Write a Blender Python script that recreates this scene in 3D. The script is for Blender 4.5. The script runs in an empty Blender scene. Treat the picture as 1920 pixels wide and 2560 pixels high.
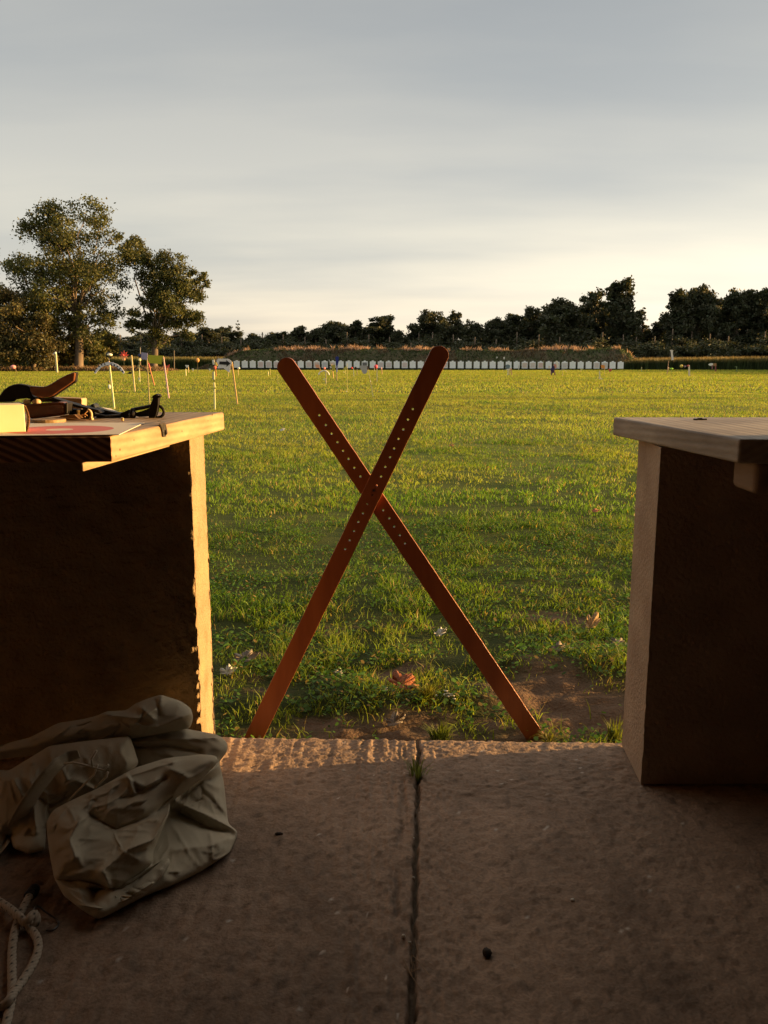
import bpy, bmesh, math, random
import numpy as np
random.seed(7); rng=np.random.default_rng(7)
S=bpy.context.scene
COL=S.collection
# ---------------------------------------------------------------- camera maths
F=2071.0; PITCH=math.atan(378.5/F); H=0.97
cp,sp=math.cos(PITCH),math.sin(PITCH)
def ray(px,py):
    a=(px-960)/F; b=(1280-py)/F
    return np.array([a, cp+b*sp, -sp+b*cp])
def gp(px,py,z=0.0):
    "point of the level z seen at a pixel of the photograph"
    r=ray(px,py); return np.array([0,0,H])+r*((z-H)/r[2])
def yp(px,py,Y):
    "point at the distance Y"
    r=ray(px,py); return np.array([0,0,H])+r*(Y/r[1])
FZ=-0.08            # level of the lawn
SUN_AZ=math.radians(81.5); SUN_EL=math.radians(6.5)
SUND=np.array([math.sin(SUN_AZ)*math.cos(SUN_EL), math.cos(SUN_AZ)*math.cos(SUN_EL), math.sin(SUN_EL)])
# ---------------------------------------------------------------- noise
_tab=rng.random((256,256))
def vnoise(x,y,sc=1.0,seed=0):
    x=np.asarray(x,float)/sc+seed*17.31; y=np.asarray(y,float)/sc+seed*7.77
    xi=np.floor(x).astype(int); yi=np.floor(y).astype(int); fx=x-xi; fy=y-yi
    fx=fx*fx*(3-2*fx); fy=fy*fy*(3-2*fy)
    g=lambda i,j:_tab[(xi+i)&255,(yi+j)&255]
    return (g(0,0)*(1-fx)+g(1,0)*fx)*(1-fy)+(g(0,1)*(1-fx)+g(1,1)*fx)*fy
def fbm(x,y,sc,seed=0,o=3):
    s=0;a=.5;t=0
    for k in range(o):
        s=s+a*vnoise(x,y,sc,seed+k*3); t+=a; a*=.5; sc*=.5
    return s/t
# ---------------------------------------------------------------- materials
def nodes(name):
    m=bpy.data.materials.new(name); m.use_nodes=True
    nt=m.node_tree; return m,nt,nt.nodes,nt.links,nt.nodes['Principled BSDF']
def pm(name,c1,c2=None,scale=20,rough=.7,bump=0.0,stretch=(1,1,1),metal=0,spec=.3,detail=4,bscale=None,c3=None):
    m,nt,N,L,b=nodes(name)
    b.inputs['Roughness'].default_value=rough; b.inputs['Metallic'].default_value=metal
    b.inputs['Specular IOR Level'].default_value=spec
    if c2 is None: c2=tuple(min(1,x*.8) for x in c1)
    tc=N.new('ShaderNodeTexCoord'); mp=N.new('ShaderNodeMapping'); mp.inputs['Scale'].default_value=stretch
    L.new(tc.outputs['Object'],mp.inputs['Vector'])
    n=N.new('ShaderNodeTexNoise'); n.inputs['Scale'].default_value=scale; n.inputs['Detail'].default_value=detail
    L.new(mp.outputs['Vector'],n.inputs['Vector'])
    r=N.new('ShaderNodeValToRGB'); r.color_ramp.elements[0].position=.32; r.color_ramp.elements[1].position=.68
    r.color_ramp.elements[0].color=(*c1,1); r.color_ramp.elements[1].color=(*c2,1)
    if c3: e=r.color_ramp.elements.new(.5); e.color=(*c3,1)
    L.new(n.outputs['Fac'],r.inputs['Fac']); L.new(r.outputs['Color'],b.inputs['Base Color'])
    if bump:
        n2=N.new('ShaderNodeTexNoise'); n2.inputs['Scale'].default_value=bscale or scale*3; n2.inputs['Detail'].default_value=5
        L.new(mp.outputs['Vector'],n2.inputs['Vector'])
        bp=N.new('ShaderNodeBump'); bp.inputs['Strength'].default_value=bump; bp.inputs['Distance'].default_value=.01
        L.new(n2.outputs['Fac'],bp.inputs['Height']); L.new(bp.outputs['Normal'],b.inputs['Normal'])
    return m
def wood(name,c1,c2,rings=22,rough=.6,rot=(0,0,0),loc=(0,0,0),dist=2.0,spec=.3):
    "sawn timber: growth rings round an axis that runs along Y"
    m,nt,N,L,b=nodes(name); b.inputs['Roughness'].default_value=rough; b.inputs['Specular IOR Level'].default_value=spec
    tc=N.new('ShaderNodeTexCoord'); mp=N.new('ShaderNodeMapping'); mp.inputs['Rotation'].default_value=rot; mp.inputs['Location'].default_value=loc
    L.new(tc.outputs['Object'],mp.inputs['Vector'])
    w=N.new('ShaderNodeTexWave'); w.wave_type='RINGS'; w.rings_direction='Y'; w.inputs['Scale'].default_value=rings
    w.inputs['Distortion'].default_value=dist; w.inputs['Detail'].default_value=3; w.inputs['Detail Scale'].default_value=2.2
    L.new(mp.outputs['Vector'],w.inputs['Vector'])
    n=N.new('ShaderNodeTexNoise'); n.inputs['Scale'].default_value=60; n.inputs['Detail'].default_value=5
    mp2=N.new('ShaderNodeMapping'); mp2.inputs['Scale'].default_value=(1,.06,1); L.new(tc.outputs['Object'],mp2.inputs['Vector']); L.new(mp2.outputs['Vector'],n.inputs['Vector'])
    r=N.new('ShaderNodeValToRGB'); r.color_ramp.elements[0].color=(*c1,1); r.color_ramp.elements[1].color=(*c2,1)
    r.color_ramp.elements[0].position=.15; r.color_ramp.elements[1].position=.8
    mx=N.new('ShaderNodeMix'); mx.data_type='FLOAT'; mx.inputs[0].default_value=.78
    L.new(w.outputs['Fac'],mx.inputs[2]); L.new(n.outputs['Fac'],mx.inputs[3]); L.new(mx.outputs[0],r.inputs['Fac'])
    n3=N.new('ShaderNodeTexNoise'); n3.inputs['Scale'].default_value=5; n3.inputs['Detail'].default_value=4; L.new(tc.outputs['Object'],n3.inputs['Vector'])
    r3=N.new('ShaderNodeValToRGB'); r3.color_ramp.elements[0].position=.3; r3.color_ramp.elements[1].position=.65
    r3.color_ramp.elements[0].color=(.62,.6,.6,1); r3.color_ramp.elements[1].color=(1,1,1,1); L.new(n3.outputs['Fac'],r3.inputs['Fac'])
    mm=N.new('ShaderNodeMix'); mm.data_type='RGBA'; mm.blend_type='MULTIPLY'; mm.inputs[0].default_value=1
    L.new(r.outputs['Color'],mm.inputs[6]); L.new(r3.outputs['Color'],mm.inputs[7]); L.new(mm.outputs[2],b.inputs['Base Color'])
    bp=N.new('ShaderNodeBump'); bp.inputs['Strength'].default_value=.35; bp.inputs['Distance'].default_value=.004
    L.new(mx.outputs[0],bp.inputs['Height']); L.new(bp.outputs['Normal'],b.inputs['Normal'])
    return m
def leafmat(name,tr=.35,gain=1.0,rough=.55,spec=.25,tint=(1.1,1.05,.5)):
    "leaf or blade: colour comes from the per-leaf attribute"
    m,nt,N,L,b=nodes(name)
    at=N.new('ShaderNodeAttribute'); at.attribute_name='Col'
    b.inputs['Roughness'].default_value=rough; b.inputs['Specular IOR Level'].default_value=spec
    L.new(at.outputs['Color'],b.inputs['Base Color'])
    t=N.new('ShaderNodeBsdfTranslucent'); mu=N.new('ShaderNodeMix'); mu.data_type='RGBA'; mu.blend_type='MULTIPLY'; mu.inputs[0].default_value=1
    L.new(at.outputs['Color'],mu.inputs[6]); mu.inputs[7].default_value=(*tint,1); L.new(mu.outputs[2],t.inputs['Color'])
    ms=N.new('ShaderNodeMixShader'); ms.inputs[0].default_value=tr
    L.new(b.outputs[0],ms.inputs[1]); L.new(t.outputs[0],ms.inputs[2]); L.new(ms.outputs[0],N['Material Output'].inputs['Surface'])
    return m
_flat={}
def paint(c,rough=.6,metal=0,spec=.3):
    k=(tuple(round(x,3) for x in c),rough,metal)
    if k not in _flat:
        _flat[k]=pm('painted_surface',c,tuple(x*.82 for x in c),scale=35,rough=rough,metal=metal,spec=spec)
    return _flat[k]
# ---------------------------------------------------------------- mesh building
def empty(name,loc,label=None,cat=None,group=None):
    o=bpy.data.objects.new(name,None); COL.objects.link(o); o.location=tuple(loc); o.empty_display_size=.1
    if label: tag(o,label,cat,group)
    return o
def tag(o,label=None,cat=None,group=None,kind=None):
    if label: o['label']=label
    if cat: o['category']=cat
    if group: o['group']=group
    if kind: o['kind']=kind
    return o
def rootloc(p):
    l=np.zeros(3)
    while p is not None: l=l+np.array(p.location); p=p.parent
    return l
class MB:
    def __init__(s): s.v=[]; s.f=[]
    def add(s,V,Fs):
        n=len(s.v); s.v+= [tuple(map(float,q)) for q in V]; s.f+=[tuple(i+n for i in f) for f in Fs]; return s
    def box(s,c,d,rz=0,jit=0):
        c=np.array(c); hx,hy,hz=[q/2 for q in d]; V=[]
        ca,sa=math.cos(rz),math.sin(rz)
        for z in(-hz,hz):
            for x,y in((-hx,-hy),(hx,-hy),(hx,hy),(-hx,hy)):
                V.append(c+np.array([x*ca-y*sa,x*sa+y*ca,z]))
        return s.add(V,[(3,2,1,0),(4,5,6,7),(0,1,5,4),(1,2,6,5),(2,3,7,6),(3,0,4,7)])
    def prism(s,P,t):
        "closed planar outline P pushed along the vector t, both caps"
        P=[np.array(p,float) for p in P]; t=np.array(t,float); n=len(P)
        V=P+[p+t for p in P]
        Fs=[tuple(range(n)),tuple(range(2*n-1,n-1,-1))]+[(i,i+n,(i+1)%n+n,(i+1)%n) for i in range(n)]
        return s.add(V,Fs)
    def tube(s,P,r,n=8,caps=True,flat=1.0,up=None):
        P=[np.array(p,float) for p in P]; m=len(P)
        R=r if hasattr(r,'__len__') else [r]*m
        V=[];Fs=[]
        prev=None
        for i,p in enumerate(P):
            d=P[min(i+1,m-1)]-P[max(i-1,0)]; d=d/(np.linalg.norm(d)+1e-12)
            if prev is None:
                a=np.array(up if up is not None else ((0,0,1) if abs(d[2])<.9 else (1,0,0)),float)
            else: a=prev
            a=a-d*np.dot(a,d); a/=np.linalg.norm(a)+1e-12; prev=a; b=np.cross(d,a)
            for k in range(n):
                t=2*math.pi*k/n; V.append(p+R[i]*(math.cos(t)*a*flat+math.sin(t)*b))
        for i in range(m-1):
            for k in range(n): Fs.append((i*n+k,i*n+(k+1)%n,(i+1)*n+(k+1)%n,(i+1)*n+k))
        if caps: Fs+= [tuple(range(n-1,-1,-1)),tuple(range((m-1)*n,m*n))]
        return s.add(V,Fs)
    def ball(s,c,r,n=10,m=7):
        c=np.array(c,float); r=np.array(r if hasattr(r,'__len__') else (r,r,r),float); V=[c+r*np.array([0,0,1])]
        for i in range(1,m):
            th=math.pi*i/m
            for k in range(n):
                ph=2*math.pi*k/n; V.append(c+r*np.array([math.sin(th)*math.cos(ph),math.sin(th)*math.sin(ph),math.cos(th)]))
        V.append(c-r*np.array([0,0,1])); Fs=[]
        for k in range(n): Fs.append((0,1+k,1+(k+1)%n))
        for i in range(m-2):
            for k in range(n): a=1+i*n; Fs.append((a+k,a+n+k,a+n+(k+1)%n,a+(k+1)%n))
        a=1+(m-2)*n
        for k in range(n): Fs.append((a+k,len(V)-1,a+(k+1)%n))
        return s.add(V,Fs)
    def build(s,name,mat,parent=None,smooth=False,origin=None):
        V=np.array(s.v,float)
        if origin is None:
            origin=rootloc(parent) if parent is not None else np.array([V[:,0].mean(),V[:,1].mean(),V[:,2].min()])
            off=origin
        else: off=np.array(origin,float)
        me=bpy.data.meshes.new(name); me.from_pydata((V-off).tolist(),[],s.f); me.update()
        if smooth: me.polygons.foreach_set('use_smooth',[True]*len(me.polygons))
        me.materials.append(mat)
        o=bpy.data.objects.new(name,me); COL.objects.link(o)
        if parent is not None: o.parent=parent
        else: o.location=tuple(off)
        return o
def npmesh(name,V,Q,mat,cols=None,parent=None,origin=(0,0,0),smooth=False):
    "fast mesh out of arrays; Q is a list of (n,k) index arrays"
    V=np.asarray(V,np.float32)-np.asarray(origin,np.float32)
    me=bpy.data.meshes.new(name); me.vertices.add(len(V)); me.vertices.foreach_set('co',V.ravel())
    loops=np.concatenate([q.ravel() for q in Q]).astype(np.int32)
    tot=np.concatenate([np.full(len(q),q.shape[1]) for q in Q]).astype(np.int32)
    st=np.concatenate([[0],np.cumsum(tot)[:-1]]).astype(np.int32)
    me.loops.add(len(loops)); me.loops.foreach_set('vertex_index',loops)
    me.polygons.add(len(tot)); me.polygons.foreach_set('loop_start',st); me.polygons.foreach_set('loop_total',tot)
    if smooth: me.polygons.foreach_set('use_smooth',np.ones(len(tot),bool))
    me.update(calc_edges=True)
    if cols is not None:
        a=me.color_attributes.new('Col','FLOAT_COLOR','POINT')
        c=np.ones((len(V),4),np.float32); c[:,:3]=cols; a.data.foreach_set('color',c.ravel())
    me.materials.append(mat)
    o=bpy.data.objects.new(name,me); COL.objects.link(o)
    if parent is not None: o.parent=parent
    else: o.location=tuple(origin)
    return o
def bevel(o,w,seg=2):
    md=o.modifiers.new('bevel','BEVEL'); md.width=w; md.segments=seg; md.limit_method='ANGLE'; md.angle_limit=math.radians(40)
    return o
# ---------------------------------------------------------------- camera, world, sun
cam=bpy.data.cameras.new('camera'); co=bpy.data.objects.new('camera',cam); COL.objects.link(co)
co.location=(0,0,H); co.rotation_euler=(math.pi/2-PITCH,0,0)
cam.sensor_fit='HORIZONTAL'; cam.sensor_width=36; cam.lens=36*F/1920; cam.clip_start=.05; cam.clip_end=3000
S.camera=co
w=bpy.data.worlds.new('World'); S.world=w; w.use_nodes=True
nt=w.node_tree; N=nt.nodes; L=nt.links; bg=N['Background']; bg.inputs['Strength'].default_value=.1
sky=N.new('ShaderNodeTexSky'); sky.sky_type='NISHITA'; sky.sun_disc=False; sky.sun_elevation=SUN_EL; sky.sun_rotation=SUN_AZ
sky.air_density=1.2; sky.dust_density=3; sky.ozone_density=1
tc=N.new('ShaderNodeTexCoord'); sx=N.new('ShaderNodeSeparateXYZ'); L.new(tc.outputs['Generated'],sx.inputs[0])
def M(op,a,b=None,c=None):
    n=N.new('ShaderNodeMath'); n.operation=op
    for i,q in enumerate((a,b,c)):
        if q is None: continue
        if hasattr(q,'links') or hasattr(q,'is_output'): L.new(q,n.inputs[i])
        else: n.inputs[i].default_value=q
    return n.outputs[0]
zc=M('MAXIMUM',sx.outputs['Z'],0.0)
den=M('ADD',zc,.12)
cx=M('DIVIDE',sx.outputs['X'],den); cy=M('DIVIDE',sx.outputs['Y'],den)
cb=N.new('ShaderNodeCombineXYZ'); L.new(cx,cb.inputs[0]); L.new(cy,cb.inputs[1])
def streak(scale,sxy,seed,detail=5,rotz=0.12):
    mp=N.new('ShaderNodeMapping'); mp.inputs['Scale'].default_value=(sxy[0],sxy[1],1); mp.inputs['Location'].default_value=(seed,seed*1.7,0); mp.inputs['Rotation'].default_value=(0,0,rotz)
    L.new(cb.outputs[0],mp.inputs['Vector'])
    n=N.new('ShaderNodeTexNoise'); n.inputs['Scale'].default_value=scale; n.inputs['Detail'].default_value=detail; n.inputs['Roughness'].default_value=.5
    L.new(mp.outputs[0],n.inputs['Vector']); return n.outputs['Fac']
n1=streak(.9,(.5,1.0),3.1); n2=streak(1.0,(.45,1.1),8.4,6); n3=streak(.45,(.8,1),5.5,3)
# cloud sheet brightness by height above the horizon (a hazy high overcast that thins to the horizon; unseen upper part brightened to light the floor)
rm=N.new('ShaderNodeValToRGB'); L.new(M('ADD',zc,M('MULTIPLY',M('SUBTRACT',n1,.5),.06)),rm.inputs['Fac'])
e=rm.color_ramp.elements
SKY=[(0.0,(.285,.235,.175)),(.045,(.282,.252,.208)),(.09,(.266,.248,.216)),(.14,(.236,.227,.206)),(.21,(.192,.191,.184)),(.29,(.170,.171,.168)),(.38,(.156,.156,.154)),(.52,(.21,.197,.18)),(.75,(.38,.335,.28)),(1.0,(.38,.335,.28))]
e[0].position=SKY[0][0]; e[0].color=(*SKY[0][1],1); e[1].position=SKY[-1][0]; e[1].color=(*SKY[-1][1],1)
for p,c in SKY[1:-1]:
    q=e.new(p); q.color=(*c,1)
# darker blue-grey veils
rv=N.new('ShaderNodeValToRGB'); L.new(M('ADD',M('MULTIPLY',n2,.5),M('MULTIPLY',n3,.5)),rv.inputs['Fac'])
rv.color_ramp.elements[0].position=.41; rv.color_ramp.elements[1].position=.58
rv.color_ramp.elements[0].color=(.75,.79,.84,1); rv.color_ramp.elements[1].color=(1.07,1.05,1.0,1)
mv=N.new('ShaderNodeMix'); mv.data_type='RGBA'; mv.blend_type='MULTIPLY'; mv.inputs[0].default_value=.9
L.new(rm.outputs['Color'],mv.inputs[6]); L.new(rv.outputs['Color'],mv.inputs[7])
# glow of the low sun behind the veil
vd=N.new('ShaderNodeVectorMath'); vd.operation='DOT_PRODUCT'; L.new(tc.outputs['Generated'],vd.inputs[0]); vd.inputs[1].default_value=tuple(SUND)
gl=M('POWER',M('MAXIMUM',M('ADD',M('MULTIPLY',vd.outputs['Value'],.5),.5),0.0),3.6)
low=M('POWER',M('SUBTRACT',1.0,zc),7.0)
ga=N.new('ShaderNodeMix'); ga.data_type='RGBA'; ga.blend_type='ADD'; L.new(M('MULTIPLY',gl,low),ga.inputs[0])
L.new(mv.outputs[2],ga.inputs[6]); ga.inputs[7].default_value=(.60,.53,.40,1)
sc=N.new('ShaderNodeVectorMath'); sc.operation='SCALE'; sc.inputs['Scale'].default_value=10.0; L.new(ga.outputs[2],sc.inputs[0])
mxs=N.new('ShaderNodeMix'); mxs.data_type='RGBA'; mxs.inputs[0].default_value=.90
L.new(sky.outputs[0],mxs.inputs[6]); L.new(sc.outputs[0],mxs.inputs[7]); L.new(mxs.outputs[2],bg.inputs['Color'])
sun=bpy.data.lights.new('sun','SUN'); so=bpy.data.objects.new('sun',sun); COL.objects.link(so)
sun.energy=5.0; sun.angle=math.radians(.6); sun.color=(1,.58,.21)
from mathutils import Vector
so.rotation_euler=Vector((-SUND[0],-SUND[1],-SUND[2])).to_track_quat('-Z','Y').to_euler(); so.location=(20,4,10)
S.view_settings.view_transform='Standard'; S.view_settings.look='None'; S.view_settings.gamma=1; S.view_settings.exposure=1.65
S.render.engine='CYCLES'; S.cycles.use_denoising=True; S.cycles.max_bounces=8; S.cycles.diffuse_bounces=4; S.cycles.transmission_bounces=4
# ================================================================= SETTING
EL=gp(567,1838); ER=gp(1551,1851)
ES=(ER[1]-EL[1])/(ER[0]-EL[0])
def edge_y(x): return EL[1]+ES*(np.asarray(x)-EL[0])
# ---- lawn sheet
DH=(0.50,2.42)   # bare hollow beside the right bench
def bare(x,y):
    "1 where the soil shows"
    d=y-edge_y(x)
    nn=fbm(x,y,.22,5,3)
    a=np.clip(1.2-d/.30+(nn-.5)*2.4,0,1)
    b=np.clip(1.7-np.sqrt(((x-.58)/.24)**2+((y-2.38)/.27)**2)*1.15+(nn-.5)*1.4,0,1)
    c=np.clip((fbm(x,y,.24,9,3)-.63)*9,0,1)*np.clip(1-(d-1.2)/1.0,0,1)
    return np.clip(np.maximum(np.maximum(a,b),c),0,1)
def gh(x,y):
    x=np.asarray(x,float); y=np.asarray(y,float)
    d=y-edge_y(x)
    near=np.clip(1-d/4.0,0,1)
    z=FZ*np.clip(d/1.2,0,1)-.022-.035*np.clip(1-(d-.10)/.25,0,1)
    z=z+near*np.clip(d*4,0,1)*((fbm(x,y,.15,2,3)-.5)*.050+(fbm(x,y,.34,3,2)-.5)*.035)*np.clip(1.5-d/1.1,0.22,1)+(fbm(x,y,.9,4,2)-.5)*.05*np.clip(d/1.5,0,1)*np.clip(4-d/8,0.15,1)
    z=z+bare(x,y)*np.clip(1-d/3,0,1)*((fbm(x,y,.055,14,2)-.5)*.040+(vnoise(x,y,.022,15)-.5)*.014)
    hol=np.exp(-(((x-.60)/.20)**2+((y-2.36)/.22)**2))
    z=z-hol*.035+.03*np.exp(-(((x-.62)/.3)**2+((y-2.72)/.10)**2))
    z=np.where(d<0.0,-.16,z)
    return z
def lines(*segs):
    out=[]
    for a,b,st in segs: out+=list(np.arange(a,b,st))
    return np.array(out+[segs[-1][1]])
gx=lines((-600,-100,50),(-100,-20,8),(-20,-4,1.5),(-4,-1.2,.2),(-1.2,1.2,.02),(1.2,4,.2),(4,20,1.5),(20,100,8),(100,600,50))
gy=lines((-30,0,3),(0,1.96,.2),(1.96,3.6,.018),(3.6,8,.12),(8,30,.8),(30,120,5),(120,900,60))
X,Y=np.meshgrid(gx,gy); Z=gh(X,Y)
nx,ny=len(gx),len(gy)
idx=np.arange(nx*ny).reshape(ny,nx)
Q=np.stack([idx[:-1,:-1],idx[:-1,1:],idx[1:,1:],idx[1:,:-1]],-1).reshape(-1,4)
bw=bare(X,Y)
nn=fbm(X,Y,.05,11,3)
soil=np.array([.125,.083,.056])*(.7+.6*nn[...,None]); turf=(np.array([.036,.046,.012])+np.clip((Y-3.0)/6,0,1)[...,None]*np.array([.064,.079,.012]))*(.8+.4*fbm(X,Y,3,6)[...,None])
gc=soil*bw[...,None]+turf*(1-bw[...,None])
m,nt_,N_,L_,b_=nodes('lawn_soil'); at=N_.new('ShaderNodeAttribute'); at.attribute_name='Col'
b_.inputs['Roughness'].default_value=.95; b_.inputs['Specular IOR Level'].default_value=.1
nz=N_.new('ShaderNodeTexNoise'); nz.inputs['Scale'].default_value=90; nz.inputs['Detail'].default_value=6
tcn=N_.new('ShaderNodeTexCoord'); L_.new(tcn.outputs['Object'],nz.inputs['Vector'])
mu=N_.new('ShaderNodeMix'); mu.data_type='RGBA'; mu.blend_type='MULTIPLY'; mu.inputs[0].default_value=.7
rr=N_.new('ShaderNodeValToRGB'); rr.color_ramp.elements[0].color=(.45,.42,.4,1); rr.color_ramp.elements[1].color=(1.2,1.2,1.2,1); L_.new(nz.outputs['Fac'],rr.inputs['Fac'])
L_.new(at.outputs['Color'],mu.inputs[6]); L_.new(rr.outputs['Color'],mu.inputs[7]); L_.new(mu.outputs[2],b_.inputs['Base Color'])
bp=N_.new('ShaderNodeBump'); bp.inputs['Strength'].default_value=.8; bp.inputs['Distance'].default_value=.012; L_.new(nz.outputs['Fac'],bp.inputs['Height']); L_.new(bp.outputs['Normal'],b_.inputs['Normal'])
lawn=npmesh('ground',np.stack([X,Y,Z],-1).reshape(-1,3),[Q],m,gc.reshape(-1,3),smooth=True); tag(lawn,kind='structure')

# ---- grass blades (one object, nobody could count them)
BV=[];BQ=[];BT=[];BC=[];bn=0
def blades(x,y,z,h,wd,lean,col,seg2=True,tipc=None):
    "bent tapering blades, arrays"
    global bn
    n=len(x)
    az=rng.random(n)*2*math.pi; la=rng.random(n)*2*math.pi
    wx,wy=np.cos(az)*wd/2,np.sin(az)*wd/2
    lx,ly=np.cos(la)*lean*h,np.sin(la)*lean*h
    zz=np.zeros(n)
    if seg2:
        P=[(x-wx,y-wy,z-.004),(x+wx,y+wy,z-.004),(x-wx*.8+lx*.3,y-wy*.8+ly*.3,z+h*.55),(x+wx*.8+lx*.3,y+wy*.8+ly*.3,z+h*.55),(x+lx,y+ly,z+h)]
        V=np.stack([np.stack(p,-1) for p in P],1); k=5
        i0=bn+np.arange(n)*k
        BQ.append(np.stack([i0,i0+1,i0+3,i0+2],-1)); BT.append(np.stack([i0+2,i0+3,i0+4],-1))
    else:
        P=[(x-wx,y-wy,z-.01),(x+wx,y+wy,z-.01),(x+lx,y+ly,z+h)]
        V=np.stack([np.stack(p,-1) for p in P],1); k=3
        i0=bn+np.arange(n)*k; BT.append(np.stack([i0,i0+1,i0+2],-1))
    C=np.repeat(col[:,None,:],k,1)
    if tipc is not None: C[:,-1,:]=C[:,-1,:]*.4+tipc*.6
    BV.append(V.reshape(-1,3)); BC.append(C.reshape(-1,3)); bn+=n*k
def grasscol(x,y,n):
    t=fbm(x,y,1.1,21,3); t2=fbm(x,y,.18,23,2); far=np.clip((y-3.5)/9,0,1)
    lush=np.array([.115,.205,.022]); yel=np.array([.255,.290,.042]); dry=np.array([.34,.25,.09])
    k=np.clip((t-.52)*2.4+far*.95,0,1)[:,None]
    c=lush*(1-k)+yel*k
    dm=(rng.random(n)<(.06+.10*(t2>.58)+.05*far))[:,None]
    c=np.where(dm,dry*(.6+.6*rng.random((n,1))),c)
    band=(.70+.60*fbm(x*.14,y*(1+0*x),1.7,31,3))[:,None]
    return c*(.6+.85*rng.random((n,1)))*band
def band(y0,y1,dens,h0,h1,w,lean,seg2,keepbare=True,side=1.3):
    A=0
    ym=rng.random(int(dens*(y1-y0)*(y1*.5+side)*2))*(y1-y0)+y0
    hw=y1*.5+side
    xm=(rng.random(len(ym))*2-1)*hw
    k=np.abs(xm)<ym*.5+side; x=xm[k]; y=ym[k]
    k=(y-edge_y(x))>.012; x=x[k]; y=y[k]
    clump=fbm(x,y,.10,41,2); big=fbm(x,y,.55,43,3)
    if keepbare:
        bb=bare(x,y); k=rng.random(len(x))>bb*1.02-.03*(clump>.6); 
        k&=rng.random(len(x))<np.clip((clump-.30)*4.2,0.05,1)
        k2=rng.random(len(x))<np.clip((big-.22)*3.2,.25,1); k&=k2
        x,y,clump,big=x[k],y[k],clump[k],big[k]
    n=len(x)
    h=(h0+(h1-h0)*rng.random(n)**1.9)*(.4+1.25*big)*(.45+1.1*clump)
    blades(x,y,gh(x,y),h,w*(.6+.8*rng.random(n)),lean*(.3+1.0*rng.random(n)),grasscol(x,y,n),seg2)
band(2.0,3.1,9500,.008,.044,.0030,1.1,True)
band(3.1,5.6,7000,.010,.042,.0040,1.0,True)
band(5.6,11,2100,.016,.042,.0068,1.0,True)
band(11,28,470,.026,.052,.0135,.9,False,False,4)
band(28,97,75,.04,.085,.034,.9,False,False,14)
# low weed leaves (clover, dandelion) between the blades close by
n=52000; yy=2.03+rng.random(n)**1.3*3.4; xx=(rng.random(n)*2-1)*(yy*.5+.3)
k=((yy-edge_y(xx))>.02)&(rng.random(n)>bare(xx,yy)*.97)&(fbm(xx,yy,.16,51,2)>.43); xx,yy=xx[k],yy[k]; n=len(xx)
zz=gh(xx,yy)+.006+rng.random(n)*.030; s=.003+rng.random(n)*.0055
az=rng.random(n)*6.283; tl=(rng.random(n)-.5)*1.3; tl2=(rng.random(n)-.5)*1.3
ux,uy=np.cos(az),np.sin(az)
def off(a,b): return np.stack([xx+s*(a*ux-b*uy),yy+s*(a*uy+b*ux),zz+s*(a*tl+b*tl2)],-1)
V=np.stack([off(-1,0),off(-.3,-.8),off(.7,-.7),off(1.1,0),off(.7,.7),off(-.3,.8)],1)
i0=bn+np.arange(n)*6; B6=np.stack([i0+j for j in range(6)],-1)
c=np.array([.068,.150,.018])*(.45+1.0*rng.random((n,1))); c=np.where(rng.random((n,1))<.12,np.array([.24,.17,.05]),c)
BV.append(V.reshape(-1,3)); BC.append(np.repeat(c,6,0)); bn+=n*6
MG=leafmat('grass_blade',.45,tint=(1.1,1.15,.46))
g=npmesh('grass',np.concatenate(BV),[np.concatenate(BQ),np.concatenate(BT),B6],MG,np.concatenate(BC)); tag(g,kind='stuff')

# ---- concrete floor: two pours with an open joint
J0=gp(1047,1840); J1=gp(1028,2560)
def jx(y): return J0[0]+(J1[0]-J0[0])*(np.asarray(y)-J0[1])/(J1[1]-J0[1])
fx=np.unique(np.concatenate([lines((-3,-1.7,.12),(-1.7,-1,.016),(-1,-.06,.0065),(-.06,.15,.003),(.15,.75,.0065),(.75,2.3,.016),(2.3,3,.12)),[]]).round(5))
fv=lines((-2.2,.2,.1),(.2,.6,.04),(.6,1.1,.016),(1.1,1.72,.0075),(1.72,1.985,.0045),(1.985,2.03,.004))
X,V_=np.meshgrid(fx,fv); Y=V_+(edge_y(X)-2.03)*np.clip((V_-1.2)/.8,0,1)
rag=(vnoise(X*0,Y,.02,3)-.5)*.006+(vnoise(X*0,Y,.006,5)-.5)*.004
dj=X-jx(Y)-rag
left=dj<0
z=(fbm(X,Y,.026,61,3)-.5)*.0016+(fbm(X,Y,.0075,63,2)-.5)*.0060
z=z+np.where(left,(vnoise(X,Y*.06,.008,65)-.5)*.0042,(fbm(X,Y,.016,66,2)-.5)*.0015)
z=z+(vnoise(X,Y,.5,67)-.5)*.004
z=z-np.where(vnoise(X,Y,.013,69)>.90,.0020,0)
jw=.0042+.0035*vnoise(X*0,Y,.05,70)
groove=np.clip((jw-np.abs(dj))/.003,0,1)
z=z-groove*(.010+.010*vnoise(X,Y,.02,71))
d2=X-(jx(Y)-.034)+(vnoise(X*0,Y,.03,72)-.5)*.008
g2=np.clip((.007-np.abs(d2))/.004,0,1)*np.clip(vnoise(X,Y,.05,73)*2-.45,0,1)
z=z-g2*.005
ed=edge_y(X)-Y+(vnoise(X,X*0,.05,74)-.5)*.006
z=z-np.clip(.018-ed,0,1)**2*30
z[-1,:]=-.12
jc=np.array([.12,.088,.060]); cc=np.array([.315,.222,.160])
mot=fbm(X,Y,.25,75,4)[...,None]; fine=fbm(X,Y,.02,76,3)[...,None]
C=cc*(.50+.72*mot+.45*(fine-.5)+.22*(fbm(X*3,Y*.3,.2,78,3)[...,None]-.5)); C=C*(1-.30*(vnoise(X,Y,.012,77)>.80)[...,None])
gg=groove[...,None]; C=C*(1-gg)+jc*(.6+.8*fine)*gg; C=C*(1-.35*g2[...,None])
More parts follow.
